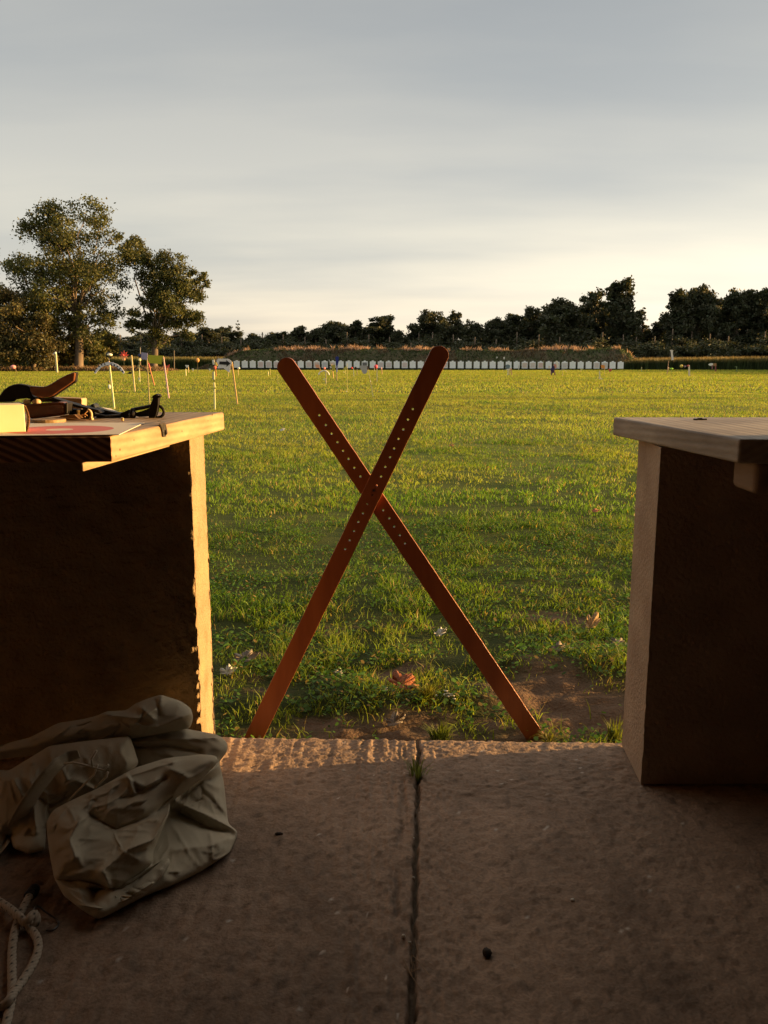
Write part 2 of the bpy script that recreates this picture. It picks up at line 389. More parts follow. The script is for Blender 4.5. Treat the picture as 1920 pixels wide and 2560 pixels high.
speck=(rng.random(X.shape)>.9985)[...,None]; C=np.where(speck,np.array([.5,.45,.4]),C)
nx,ny=len(fx),len(fv); idx=np.arange(nx*ny).reshape(ny,nx)
Q=np.stack([idx[:-1,:-1],idx[:-1,1:],idx[1:,1:],idx[1:,:-1]],-1).reshape(-1,4)
m,nt_,N_,L_,b_=nodes('concrete'); at=N_.new('ShaderNodeAttribute'); at.attribute_name='Col'
b_.inputs['Roughness'].default_value=.82; b_.inputs['Specular IOR Level'].default_value=.3
tcn=N_.new('ShaderNodeTexCoord'); nz=N_.new('ShaderNodeTexNoise'); nz.inputs['Scale'].default_value=160; nz.inputs['Detail'].default_value=6; L_.new(tcn.outputs['Object'],nz.inputs['Vector'])
mu=N_.new('ShaderNodeMix'); mu.data_type='RGBA'; mu.blend_type='MULTIPLY'; mu.inputs[0].default_value=.5
rr=N_.new('ShaderNodeValToRGB'); rr.color_ramp.elements[0].position=.3; rr.color_ramp.elements[1].position=.7; rr.color_ramp.elements[0].color=(.6,.6,.6,1); rr.color_ramp.elements[1].color=(1.25,1.25,1.25,1); L_.new(nz.outputs['Fac'],rr.inputs['Fac'])
L_.new(at.outputs['Color'],mu.inputs[6]); L_.new(rr.outputs['Color'],mu.inputs[7]); L_.new(mu.outputs[2],b_.inputs['Base Color'])
bp=N_.new('ShaderNodeBump'); bp.inputs['Strength'].default_value=.5; bp.inputs['Distance'].default_value=.004; L_.new(nz.outputs['Fac'],bp.inputs['Height']); L_.new(bp.outputs['Normal'],b_.inputs['Normal'])
fl=npmesh('concrete_floor',np.stack([X,Y,z],-1).reshape(-1,3),[Q],m,C.reshape(-1,3),smooth=False); tag(fl,kind='structure')

# ---- the firing shelter that stands round the camera
sh=empty('range_shelter',(0,-2.2,0),'dark timber firing line shelter that shades the concrete floor and the benches','shelter')
BW=wood('shelter_boards',(.21,.135,.085),(.31,.21,.14),rings=8)
b=MB(); b.box((0,.0,2.66),(6.2,4.5,.06)); b.build('roof',BW,sh)
for k in range(7):
    b=MB(); b.box((-2.7+.9*k,0,2.57),(.06,4.4,.12)); b.build('rafter',BW,sh)
b=MB()
for k in range(18): b.box((-2.95+.3472*k,-2.22,1.3),(.347,.03,2.64))
b.build('back_wall',BW,sh)
for sgn in (-1,1):
    b=MB()
    for k in range(13): b.box((2.5*sgn if sgn>0 else -3.0,-2.06+.310*k,1.3),(.03,.3098,2.64))
    b.build('side_wall',BW,sh)

# ---- berm behind the targets
def berm_h(x,y):
    px=x/101*F/1.0+960
    top=np.interp(px,[495,560,600,640,900,1200,1500,1535,1560,1585],[0,1.0,1.9,2.25,2.2,2.2,2.2,2.35,1.6,0])
    prof=np.interp(y,[97.4,100.2,102.2,105.5],[0,1,1,0]); prof=prof*prof*(3-2*prof)
    return top*prof*(.93+.14*fbm(x,y,4,81,2))+(fbm(x,y,1.1,83,2)-.5)*.3*(prof>0.02)*(top>0.05)
bx=np.arange(-25,33,.35); by=np.arange(96.8,106,.3); X,Y=np.meshgrid(bx,by); Z=berm_h(X,Y)+FZ-.05
nx,ny=len(bx),len(by); idx=np.arange(nx*ny).reshape(ny,nx)
Q=np.stack([idx[:-1,:-1],idx[:-1,1:],idx[1:,1:],idx[1:,:-1]],-1).reshape(-1,4)
bm_=npmesh('berm',np.stack([X,Y,Z],-1).reshape(-1,3),[Q],pm('berm_earth',(.05,.055,.028),(.09,.075,.045),scale=.8,rough=.95),smooth=True); tag(bm_,kind='structure')
def stuff_blades(name,parts,tr=.3):
    global BV,BQ,BT,BC,bn
    BV=[];BQ=[];BT=[];BC=[];bn=0
    for p in parts: blades(*p)
    o=npmesh(name,np.concatenate(BV),([np.concatenate(BQ)] if BQ else [])+[np.concatenate(BT)],leafmat(name+'_blade',tr),np.concatenate(BC)); tag(o,kind='stuff'); return o
n=26000; x=rng.random(n)*56-24; y=97.2+rng.random(n)*7.0; hb=berm_h(x,y); k=hb>.12; x,y,hb=x[k],y[k],hb[k]; n=len(x)
c=np.array([.075,.10,.042])*(.5+.9*rng.random((n,1)))*(.6+.8*fbm(x,y,2.5,87,2)[:,None]); c=np.where(fbm(x,y,1.6,85,2)[:,None]>.6,np.array([.12,.09,.058])*(.6+.7*rng.random((n,1))),c)
p1=(x,y,hb+FZ-.05,.10+.26*rng.random(n)*(.3+fbm(x,y,1.5,89,2)),np.full(n,.11),np.full(n,.7),c,True)
n=5200; x=rng.random(n)*54-23; y=99.8+rng.random(n)*2.4; hb=berm_h(x,y); k=(hb>.75)&(fbm(x,y*.3,1.1,91,3)>.50); x,y,hb=x[k],y[k],hb[k]; n=len(x)
c=np.array([.44,.29,.225])*(.5+.7*rng.random((n,1)))
hh=.16+.50*rng.random(n)*(.2+1.4*fbm(x,y*.2,.8,93,2))
p2=(x,y,hb+FZ+.05,hh,np.full(n,.085),np.full(n,.55),c,True)
stuff_blades('berm_weeds',[p1,p2])
# ---- standing crop to the right and left of the berm, dry strip under the left trees
def crop(n,x0,x1,y0,y1,h,hj,cg,ct,wd=.11,z0=None,frontbias=2.2):
    x=x0+rng.random(n)*(x1-x0); y=y0+rng.random(n)**frontbias*(y1-y0)
    c=np.array(cg)*(.5+.8*rng.random((n,1))); hh=h(x)+hj*(rng.random(n)-.6)
    zb=np.full(n,FZ)
    return (x,y,zb,hh,wd*(.6+.8*rng.random(n)),np.full(n,.22),c,True,np.array(ct))
def ridge(x): return np.interp(x,[26,30,40,60,90],[1.0,1.30,1.45,1.62,1.75])
stuff_blades('crop_field',[crop(15000,27.5,92,97.5,112,ridge,.30,(.035,.055,.018),(.30,.22,.09)),
   crop(9000,29,92,99.5,112,lambda x:ridge(x)+.12,.22,(.20,.15,.06),(.42,.30,.12),wd=.07),
   crop(9000,-62,-20,104,118,lambda x:1.5+0*x,.30,(.045,.07,.02),(.26,.22,.09)),
   crop(5000,-62,-20,106,118,lambda x:1.62+0*x,.20,(.16,.14,.05),(.34,.27,.11),wd=.07)])
def dryh(x): return .42+.30*fbm(x,x*0,2.5,97,2)
n=9000; x=-60+rng.random(n)*38; y=84+rng.random(n)*7+np.clip((-x-22)*.02,0,1)*0
c=np.array([.26,.165,.10])*(.5+.8*rng.random((n,1))); c=np.where(rng.random((n,1))<.25,np.array([.07,.075,.03]),c)
stuff_blades('dry_grass',[(x,y,np.full(n,FZ),dryh(x)*(.55+.5*rng.random(n))*np.clip((-x-21)/3,0.3,1),np.full(n,.085),np.full(n,.6),c,True)])

# ================================================================= TREES
ML=leafmat('tree_leaf',.30,tint=(1.2,1.1,.5))
BARK=pm('bark',(.10,.075,.055),(.19,.145,.105),scale=3,rough=.9,bump=.6,stretch=(1,1,.25))
def crown_mesh(name,lobes,n,size,col,parent,origin,sub=9,flat=.75,seed=0,open_=1.0):
    "many leaf clumps: each lobe holds smaller clumps, each clump holds leaf faces"
    r=np.random.default_rng(seed+100)
    lob=np.array(lobes,float); vol=lob[:,3]**2; cnt=np.maximum(1,(vol/vol.sum()*n)).astype(int)
    P=[];CC=[]
    for (lx,ly,lz,lr),c in zip(lob,cnt):
        k=max(5,int(sub*(.7+.6*r.random())))
        d=r.normal(size=(k,3)); d/=np.linalg.norm(d,axis=1)[:,None]; rad=lr*(.45+.6*r.random(k)**.6)
        cen=np.array([lx,ly,lz])+d*rad[:,None]*np.array([1,1,.82])
        cr=lr*(.30+.36*r.random(k))*open_; ct=.70+.6*r.random(k)
        w_=cr**2; ch=r.choice(k,size=c,p=w_/w_.sum())
        dd=r.normal(size=(c,3)); dd/=np.linalg.norm(dd,axis=1)[:,None]
        q=cen[ch]+dd*(cr[ch]*(.15+.65*r.random(c)+.35*np.abs(r.normal(size=c))))[:,None]*np.array([1,1,flat])
        P.append(q); CC.append(ct[ch])
    P=np.concatenate(P); ct=np.concatenate(CC); n=len(P)
    s=size*(.55+.9*r.random(n)); a=r.normal(size=(n,3)); a/=np.linalg.norm(a,axis=1)[:,None]
    u=r.normal(size=(n,3)); u-=a*(u*a).sum(1)[:,None]; u/=np.linalg.norm(u,axis=1)[:,None]; v=np.cross(a,u)
    s=s[:,None]
    V=np.stack([P-u*s*.6,P-v*s*.42+u*s*.05,P+u*s*.75,P+v*s*.42+u*s*.05],1).reshape(-1,3)
    i=np.arange(n)*4; Q=np.stack([i,i+1,i+2,i+3],-1)
    c=np.array(col)*(ct*(.75+.5*r.random(n)))[:,None]; c[:,0]*=(.85+.4*r.random(n))
    return npmesh('crown',V,[Q],ML,np.repeat(c,4,0),parent,origin)
def limb(b,p0,p1,r0,r1,k=5,wob=.06,seed=0):
    r=np.random.default_rng(seed); p0=np.array(p0,float); p1=np.array(p1,float); ln=np.linalg.norm(p1-p0)
    pts=[];rs=[]
    for t in np.linspace(0,1,k):
        q=p0+(p1-p0)*t+np.array([0,0,math.sin(t*math.pi)*ln*.06]); 
        if 0<t<1: q=q+r.normal(size=3)*ln*wob*.5
        pts.append(q); rs.append(r0+(r1-r0)*t**.8)
    b.tube(pts,rs,7)
def tree_px(name,Y,trunk,lobes,label,cat='tree',n=9000,size=.3,col=(.055,.06,.018),seed=1,group=None,tr=.3,fork=.45,zs=None,open_=1.0):
    "tree set at distance Y; trunk (x, y base) and lobes (x, y, r) measured on the photograph at 1659 px width"
    k=1920/1659; mpp=Y/F*k
    base=yp(trunk[0]*k,915,Y); base[2]=FZ
    root=empty(name,base,label,cat,group)
    r=np.random.default_rng(seed)
    lb=[]
    for (x,y,rd) in lobes:
        q=yp(x*k,y*k,Y); R=rd*mpp
        lb.append((q[0],Y+r.uniform(-1,1)*R*1.0,max(q[2],R*.5),R))
        if rd>30: lb.append((q[0]+r.uniform(-.5,.5)*R,Y+r.choice([-1,1])*R*1.2,max(q[2]+r.uniform(-.5,.3)*R,R*.5),R*.8))
    crown_mesh('crown',[(a,b_,c,d) for a,b_,c,d in lb],n,size,col,root,base,seed=seed,open_=open_*1.0)
    b=MB(); top=np.array([base[0]+.2,Y,base[2]+(max(l[2] for l in lb))*fork])
    b.tube([base+(0,0,-.2),base+np.array([.03,0,.5]),base*.5+top*.5+np.array([.1,.05,0]),top],[tr*1.5,tr*1.1,tr*.95,tr*.8],9)
    for i,l in enumerate(lb):
        s0=base*.35+top*.65 if l[2]<top[2]+1 else top
        limb(b,s0,(l[0],l[1],l[2]),tr*.30,.03,5,.10,seed*50+i)
    b.build('trunk',BARK,root,smooth=True)
    return root
tree_px('broadleaf_tree',86,(170,795),[(130,478,42),(198,478,42),(88,505,34),(160,520,50),(222,545,48),(110,570,52),(180,590,55),(60,585,36),(245,520,22),(225,610,45),(140,645,48),(85,650,40),(215,665,36),(160,700,40),(232,700,26),(50,640,34),(200,730,30),(130,735,32),(150,610,40),(195,690,30),(105,690,34),(205,765,20)],
  'tallest tree at the left of the field with a sunlit bare trunk','tree',44000,.17,(.074,.084,.026),3,tr=.42,fork=.40)
tree_px('broadleaf_tree',90,(332,765),[(285,522,20),(306,545,16),(325,560,20),(365,575,30),(345,610,30),(390,605,30),(425,598,18),(330,650,24),(375,645,34),(415,640,24),(438,612,12),(350,690,30),(395,690,26),(425,680,18),(305,690,24),(335,725,24),(285,705,18),(405,722,12)],
  'airy spreading tree with forked trunk right of the tallest tree','tree',32000,.165,(.074,.084,.028),5,tr=.36,fork=.30,open_=1.1)
tree_px('bushy_tree',84,(72,800),[(15,660,36),(55,690,44),(20,720,40),(80,730,44),(110,700,32),(30,765,40),(85,775,36),(120,760,26),(-15,640,30),(-40,700,50)],
  'bushy low tree with drooping foliage down to the ground at the left edge','tree',34000,.18,(.082,.076,.030),8,tr=.2,fork=.3)
tree_px('broadleaf_tree',88,(-75,795),[(-10,545,14),(-22,580,20),(-60,560,40),(-80,620,55),(-30,640,36),(-12,600,12)],
  'tree cut off by the left edge of the picture showing a few leaves','tree',6000,.25,(.10,.105,.034),11,tr=.3)
tree_px('shrub',89,(215,790),[(185,745,20),(215,735,24),(240,750,18),(215,770,20)],'leafy shrub between the tallest tree and the airy tree','shrub',4200,.24,(.11,.11,.032),12,tr=.1,fork=.3)
tree_px('shrub',87,(150,790),[(140,745,22),(150,770,20),(125,772,18)],'olive shrub left of the tallest tree trunk','shrub',3600,.24,(.12,.105,.032),13,tr=.1,fork=.3)
# ---- far tree line: a few kinds grown once, copied and scaled
protos={}
def proto(kind):
    "unit tree 10 m tall"
    r=np.random.default_rng({'round':1,'tall':2,'open':3,'spire':4,'bush':5,'broad':6}[kind])
    lb=[]
    if kind=='round':
        for k in range(20):
            t=r.random(); z=1.5+7.0*t; R=1.5*(1-.35*t); a=r.random()*6.28; d=2.6*math.sin(math.pi*min(1,.25+.72*t))*r.random()**.5; lb.append((d*math.cos(a),d*math.sin(a),z,R))
        n,tr=15000,.25
    elif kind=='broad':
        for k in range(24):
            t=r.random(); z=1.3+7.2*t; R=1.6*(1-.3*t); a=r.random()*6.28; d=3.6*math.sqrt(max(0,1-(t*1.02)**2))*r.random()**.5; lb.append((d*math.cos(a),d*math.sin(a),z,R))
        n,tr=18000,.3
    elif kind=='tall':
        for k in range(24):
            t=k/23; z=1.2+7.9*t; R=(1.25 if t<.75 else .9)*(.8+.4*r.random()); a=r.random()*6.28; d=1.7*r.random()*(1-.5*t); lb.append((d*math.cos(a),d*math.sin(a),z,R))
        n,tr=15000,.25
    elif kind=='open':
        for k in range(17):
            t=r.random(); z=2.5+6.6*t; R=.75+.5*r.random(); a=r.random()*6.28; d=2.9*math.sin(math.pi*(.2+.7*t))*r.random()**.4; lb.append((d*math.cos(a),d*math.sin(a),z,R))
        for k in range(5): lb.append((r.uniform(-1.5,1.5),r.uniform(-1,1),r.uniform(.8,2.5),1.3))
        n,tr=10000,.22
    elif kind=='spire':
        for k in range(14):
            t=k/13; lb.append((r.uniform(-.3,.3)*(1-t),r.uniform(-.3,.3)*(1-t),.8+8.9*t,1.25*(1-t)+.22))
        n,tr=3500,.2
    else:
        for k in range(14):
            a=r.random()*6.28; d=3.2*r.random()**.5; lb.append((d*math.cos(a),d*math.sin(a),1.5+r.random()*6.2*(1-d/4.5),1.9))
        n,tr=12000,.15
    root=empty('tree_line_tree' if kind!='bush' else 'tree_line_shrub',(0,0,0))
    crown_mesh('crown',lb,n,.26 if kind!='spire' else .22,(.046,.056,.031),root,(0,0,0),seed=200+len(protos),sub=8)
    b=MB(); b.tube([(0,0,-.4),(0.05,0,2.5),(0,.05,7.5)],[tr*1.3,tr,tr*.5],8)
    for i,l in enumerate(lb[:12]): limb(b,(0,0,min(l[2]*.6,5)),l[:3],tr*.4,.03,4,.06,300+i)
    b.build('trunk',BARK,root,smooth=True); protos[kind]=root; return root
used=set()
def place(kind,loc,sx,sz,rz,label,cat,group=None):
    r0=protos.get(kind) or proto(kind)
    if kind in used:
        r=r0.copy(); COL.objects.link(r)
        for ch in list(r0.children):
            c=ch.copy(); COL.objects.link(c); c.parent=r
    else: r=r0; used.add(kind)
    r.location=tuple(loc); r.scale=(sx,sx,sz); r.rotation_euler=(0,0,rz); tag(r,label,cat,group); return r
K_=1920/1659
WID={'round':7.4,'broad':9.2,'tall':5.0,'open':7.2,'spire':2.6,'bush':8.4}
TL=[('round',240,716,70,140,'dark tree framed by the gap left of the airy tree'),
('broad',312,712,80,150,'dark tree behind the trunk of the airy tree'),
('round',392,708,64,138,'dark tree under the right hand branches of the airy tree'),
('round',448,700,78,128,'rounded green tree above the left end of the berm'),
('open',484,698,44,150,'thin topped tree left of the slim spire'),
('spire',513,692,17,150,'slim spire shaped conifer over the left part of the tree line'),
('round',548,714,58,150,'low dark tree just right of the slim spire'),
('broad',597,712,62,146,'low tree left of the mid field group of rounder trees'),
('round',645,697,56,140,'leftmost rounder tree of the group over the left shooting stick'),
('round',682,704,48,138,'small rounded tree second in the group over the sticks'),
('broad',722,686,70,142,'broad dark tree in the middle of the group over the sticks'),
('round',768,684,56,140,'dark tree beside the brown topped one'),
('tall',826,676,58,138,'brown tinged taller tree at the right of the group before the notch'),
('open',862,710,34,136,'small ragged tree at the edge of the open sky notch'),
('broad',930,660,74,140,'wide tree with a yellow lit crown right of the sky notch'),
('bush',905,695,44,132,'dark bushy tree at the foot of the yellow lit one'),
('open',988,664,52,144,'see-through tree with sky in its crown right of the yellow lit one'),
('round',1030,690,48,136,'low dark tree right of the see-through one'),
('broad',1072,678,60,138,'middling dark tree left of the big rounded one'),
('tall',1108,672,46,136,'upright tree with a lit trunk left of the big rounded one'),
('round',1150,652,58,134,'shoulder tree on the left side of the big rounded one'),
('broad',1212,634,104,130,'biggest rounded dark tree above the right half of the berm'),
('round',1258,648,54,136,'dark tree filling in behind the biggest rounded one'),
('open',1290,614,56,134,'ragged high crowned tree left of the tallest poplar'),
('tall',1342,596,66,130,'tall narrow tree at the right end of the berm'),
('spire',1391,664,30,136,'small pointed tree alone in the gap of sky at right'),
('round',1425,688,56,134,'low tree closing the gap of sky at right'),
('tall',1470,620,58,128,'left one of the tall dark trees by the crop field'),
('broad',1512,603,82,130,'broad tall dark tree with a sky hole by the crop field'),
('open',1556,630,46,134,'gappy tree between the tall dark trees at right'),
('broad',1600,610,76,128,'tall dark tree with a flat crown near the right edge'),
('tall',1648,612,60,126,'tall tree at the right edge of the picture'),
('broad',1715,600,90,128,'tall tree just past the right edge of the picture'),
('broad',-60,690,120,150,'dark tree behind the bushy tree at the left edge')]
for i,(kd,x,top,wpx,Y,lab) in enumerate(TL):
    p=yp(x*K_,top*K_,Y); mpp=Y/F*K_
    place(kd,(p[0],Y,FZ),wpx*mpp*1.6/WID[kd],(p[2]-FZ)/9.9,i*1.9,lab,'tree','trees of the far tree line')
PX=[200,260,330,400,450,500,550,600,645,700,760,820,850,868,890,915,960,1000,1040,1090,1130,1160,1210,1260,1290,1340,1370,1395,1425,1450,1480,1520,1560,1600,1660,1720]
PY=[722,720,718,712,704,708,720,716,704,698,692,688,704,734,722,690,684,692,700,690,686,664,650,656,640,640,668,700,700,660,632,618,640,624,622,612]
for i,x in enumerate(range(205,1720,27)):
    Y=141+5*((i*5)%3); top=np.interp(x,PX,PY)+3+((i*7)%5)*2; p=yp(x*K_,top*K_,Y)
    place(('broad','round','broad','tall')[i%4],(p[0],Y,FZ),84*Y/F*K_/(9.2 if i%4!=3 else 6.0),(p[2]-FZ)/9.6,i*1.37,'dark tree filling the back of the far tree line','tree','trees filling the far tree line')
for i,x in enumerate(list(range(215,480,44))+list(range(520,1360,46))+list(range(1375,1700,40))):
    Y=118+4*((i*7)%3); p=yp(x*K_,(706+6*((i*5)%4)+(8 if 850<x<900 else 0)-(8 if x>1375 else 0))*K_,Y); place('bush',(p[0],Y,FZ),(120*Y/F*K_)/8.4,(p[2]-FZ)/8.6,i*2.3,'low dark shrub under the taller trees of the far tree line','shrub','shrubs under the far tree line')
# trees beside the range, right of the picture: they shade the far right of the lawn
for i,(x,y,h) in enumerate([(78,112,7.5),(78,104,5.9),(77,97,7.0),(78,90,7.0),(77,84,5.9),(76,78,6.5),(77,73,6.1),(76,68,5.9),(76,63,5.6),(75,58,5.1)]):
    place('broad',(x,y,FZ),1.15,h/9.9,i*1.3,'tree beside the range right of the picture shading the far lawn','tree','trees beside the range at right')
# ================================================================= BENCHES
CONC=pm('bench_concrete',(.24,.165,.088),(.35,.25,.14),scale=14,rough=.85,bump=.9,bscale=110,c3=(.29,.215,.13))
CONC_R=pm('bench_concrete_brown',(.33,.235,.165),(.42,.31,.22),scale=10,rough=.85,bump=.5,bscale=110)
PINE=wood('bench_pine',(.27,.165,.075),(.50,.37,.215),rings=26,rot=(0,0,.05),loc=(.35,0,.55),dist=1.6)
PINE_G=wood('bench_pine_grey',(.25,.20,.155),(.46,.40,.33),rings=24,rot=(0,0,-.04),loc=(-.3,0,.5),dist=1.8)
def rough_block(c0,c1,Xa,step,amp,edge,seed,rz=0):
    "block with worn faces: regular box grid pushed about by noise, more near the vertical edges"
    x0,y0,z0=c0; x1,y1,z1=c1
    nx,ny,nz=[max(2,int(abs(b-a)/step)) for a,b in((x0,x1),(y0,y1),(z0,z1))]
    nx=48
    vid={};V=[];Fs=[]
    def g(i,j,k):
        if (i,j,k) not in vid:
            vid[(i,j,k)]=len(V); V.append((i/nx,j/ny,k/nz))
        return vid[(i,j,k)]
    for i in range(nx):
        for k in range(nz):
            Fs.append((g(i,0,k),g(i+1,0,k),g(i+1,0,k+1),g(i,0,k+1))); Fs.append((g(i+1,ny,k),g(i,ny,k),g(i,ny,k+1),g(i+1,ny,k+1)))
    for j in range(ny):
        for k in range(nz):
            Fs.append((g(0,j+1,k),g(0,j,k),g(0,j,k+1),g(0,j+1,k+1))); Fs.append((g(nx,j,k),g(nx,j+1,k),g(nx,j+1,k+1),g(nx,j,k+1)))
    for i in range(nx):
        for j in range(ny):
            Fs.append((g(i,j,nz),g(i+1,j,nz),g(i+1,j+1,nz),g(i,j+1,nz))); Fs.append((g(i,j+1,0),g(i+1,j+1,0),g(i+1,j,0),g(i,j,0)))
    U=np.array(V); U[:,0]=(1-(1-U[:,0])**2.6) if Xa[2]>0 else U[:,0]**2.6
    P=np.stack([x0+(x1-x0)*U[:,0],y0+(y1-y0)*U[:,1],z0+(z1-z0)*U[:,2]],-1)
    if Xa is not None:   # x of the visible side face leans with y
        f_=U[:,0] if Xa[2]>0 else 1-U[:,0]
        P[:,0]+= (Xa[0]+(Xa[1]-Xa[0])*U[:,1])*f_
    zz=P[:,2]; low=np.clip(1-(zz-z0)/(z1-z0)*1.25,0,1)**1.3
    side=np.minimum(U[:,1],1-U[:,1])<1e-6
    n1=fbm(P[:,1]*3+zz,zz*1.0+P[:,0],.035,seed,3)-.5; n2=vnoise(P[:,0]+P[:,1]*2,zz,.012,seed+5)-.5
    n3=fbm(P[:,0]+zz*.3,zz,.06,seed+8,2)-.5
    P[:,0]+=np.where((U[:,0]==1)|(U[:,0]==0),(n1*.3+n2*.25)*amp*np.where(side,1+edge*low,.35),0)
    k=side&((U[:,0]==1)|(U[:,0]==0))
    ed_=np.clip(1-(np.abs(P[:,0]-(x1 if Xa[2]>0 else x0)))/.03,0,1)
    P[:,1]+=np.where(side&(U[:,1]<.5),-ed_*np.clip(n2*2+n1,0,1)*amp*1.8*(.25+low*1.5),0)
    P[:,1]+=np.where(k,(np.abs(n3)*2+np.abs(n2))*amp*(.6+edge*1.6*low)*np.where(U[:,1]<.5,1,-1),n2*amp*.5)
    b=MB(); b.add(P,Fs); return b
lb=empty('shooting_bench',(-1.0,1.75,0),'left shooting bench with sunlit edges carrying the rifle gear and a box','bench','shooting benches')
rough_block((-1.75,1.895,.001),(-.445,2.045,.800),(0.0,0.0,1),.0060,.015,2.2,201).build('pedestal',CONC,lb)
def top_poly(P,z0,z1,mat,parent,name='tabletop',bv=.004):
    b=MB(); b.prism([(x,y,z0) for x,y in P],(0,0,z1-z0)); o=b.build(name,mat,parent); bevel(o,bv,2); return o
ZL=.845; TH=.044
nl=gp(278.5,1090,ZL); fl_=gp(560.6,1030,ZL); l0=gp(0,1097,ZL)
slope=(nl[1]-l0[1])/(nl[0]-l0[0])
top_poly([(nl[0],nl[1]),(fl_[0],fl_[1]),(-1.8,fl_[1]+.01),(-1.8,nl[1]-slope*(nl[0]+1.8)*.3)],ZL-TH,ZL,PINE,lb)
EG,nt_,N_,L_,b_=nodes('end_grain'); tcn=N_.new('ShaderNodeTexCoord'); mp=N_.new('ShaderNodeMapping'); mp.inputs['Location'].default_value=(.10,0,.16); L_.new(tcn.outputs['Object'],mp.inputs['Vector'])
wv_=N_.new('ShaderNodeTexWave'); wv_.wave_type='RINGS'; wv_.rings_direction='Y'; wv_.inputs['Scale'].default_value=26; wv_.inputs['Distortion'].default_value=1.2; wv_.inputs['Detail'].default_value=2; L_.new(mp.outputs['Vector'],wv_.inputs['Vector'])
rr=N_.new('ShaderNodeValToRGB'); rr.color_ramp.elements[0].color=(.20,.085,.04,1); rr.color_ramp.elements[1].color=(.62,.34,.17,1); rr.color_ramp.elements[0].position=.2; rr.color_ramp.elements[1].position=.9
L_.new(wv_.outputs['Fac'],rr.inputs['Fac']); L_.new(rr.outputs['Color'],b_.inputs['Base Color']); b_.inputs['Roughness'].default_value=.7
e0=np.array([nl[0]-.001,nl[1]]); e1=np.array([-1.8,nl[1]-slope*(nl[0]+1.8)*.3]); dd_=(e1-e0)/np.linalg.norm(e1-e0); nn_=np.array([dd_[1],-dd_[0]])*(1 if dd_[0]<0 else -1); nn_=nn_ if nn_[1]<0 else -nn_
b=MB(); b.prism([(*(e0+nn_*.0005),ZL-TH+.0015),(*(e1+nn_*.0005),ZL-TH+.0015),(*(e1+nn_*.0005),ZL-.0015),(*(e0+nn_*.0005),ZL-.0015)],(nn_[0]*.003,nn_[1]*.003,0)); b.build('end_board',EG,lb)
# batten screwed under the edge
b=MB(); d=np.array([fl_[0]-nl[0],fl_[1]-nl[1]]); d/=np.linalg.norm(d); nrm=np.array([d[1],-d[0]])
p0=nl[:2]+d*.05-nrm*.077; p1=nl[:2]+d*.53-nrm*.077
b.prism([(*p0,ZL-TH-.024),(*p1,ZL-TH-.024),(*(p1-nrm*.06),ZL-TH-.024),(*(p0-nrm*.06),ZL-TH-.024)],(0,0,.0235)); o=b.build('batten',PINE,lb); bevel(o,.002)
NAIL=pm('rusty_nail',(.05,.03,.02),(.09,.05,.03),scale=80)
for x,y,s_ in((300,1124,.0022),(335,1100,.0016),(455,1078,.0020),(531,1036,.0024),(290,1140,.0016),(520,1052,.0014)):
    r=ray(x,y); n3=np.array([nrm[0],nrm[1],0]); q=np.array([nl[0],nl[1],0]); t=np.dot(q-np.array([0,0,H]),n3)/np.dot(r,n3); p=np.array([0,0,H])+r*t
    b=MB(); b.ball(p,(s_*.35,s_,s_),8,5); b.build('nail_head',NAIL,lb)
# torn dark tape over the edge
def onedge(px,py,outw=.0016):
    "point on the lit side of the tabletop"
    r=ray(px,py); n3=np.array([nrm[0],nrm[1],0]); q=np.array([nl[0],nl[1],0])+n3*outw
    t=np.dot(q-np.array([0,0,H]),n3)/np.dot(r,n3); return np.array([0,0,H])+r*t
TAPE=pm('black_tape',(.012,.010,.009),(.06,.05,.045),scale=120,rough=.35,spec=.6)
b=MB(); q=[onedge(398,1059),onedge(413,1060.5),onedge(415,1070),onedge(418,1081),onedge(415.5,1084),onedge(413,1092),onedge(406.5,1092),onedge(405,1080),onedge(402,1068)]
b.prism(q,(nrm[0]*.0015,nrm[1]*.0015,0)); b.ball(onedge(414,1081,.004),(.004,.003,.005)); a_=onedge(394,1058.5)
b.prism([onedge(398,1057.8,.001)+(0,0,.003),onedge(413,1059.3,.001)+(0,0,.003),onedge(411,1059.2,-.02)*1+(0,0,.004),onedge(393,1057.8,-.016)+(0,0,.003)],(0,0,.0012)); b.build('torn_tape',TAPE,lb)
# ---- right bench
rb=empty('shooting_bench',(1.1,1.75,0),'right shooting bench with an empty grey weathered top and a brown pedestal','bench','shooting benches')
ZR=.833
rn=gp(1848.5,1097,ZR); rf=gp(1533,1043,ZR); rr_=gp(1920,1103,ZR)
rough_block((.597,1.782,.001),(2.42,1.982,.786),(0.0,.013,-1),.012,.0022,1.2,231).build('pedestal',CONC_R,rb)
sl=(rr_[1]-rn[1])/(rr_[0]-rn[0])
top_poly([(rf[0],rf[1]),(rn[0],rn[1]),(2.45,rn[1]+sl*.25),(2.45,rf[1]-.01)],ZR-TH,ZR,PINE_G,rb)
b=MB(); b.box((.742,1.555,.758),(.125,.10,.062)); o=b.build('bearer',pm('bearer_wood',(.20,.135,.085),(.30,.21,.14),scale=25,bump=.3,stretch=(1,.1,1)),rb); bevel(o,.012,4)
k0=gp(1747,1050,ZR)
b=MB(); b.prism([k0+(x,y,.0005) for x,y in((-.014,-.003),(-.006,-.006),(.003,-.004),(.018,-.003),(.014,.004),(.004,.006),(-.008,.004))],(0,0,.003)); b.box(k0+(.002,0,.003),(.010,.006,.004)); b.build('torn_tape',TAPE,rb)

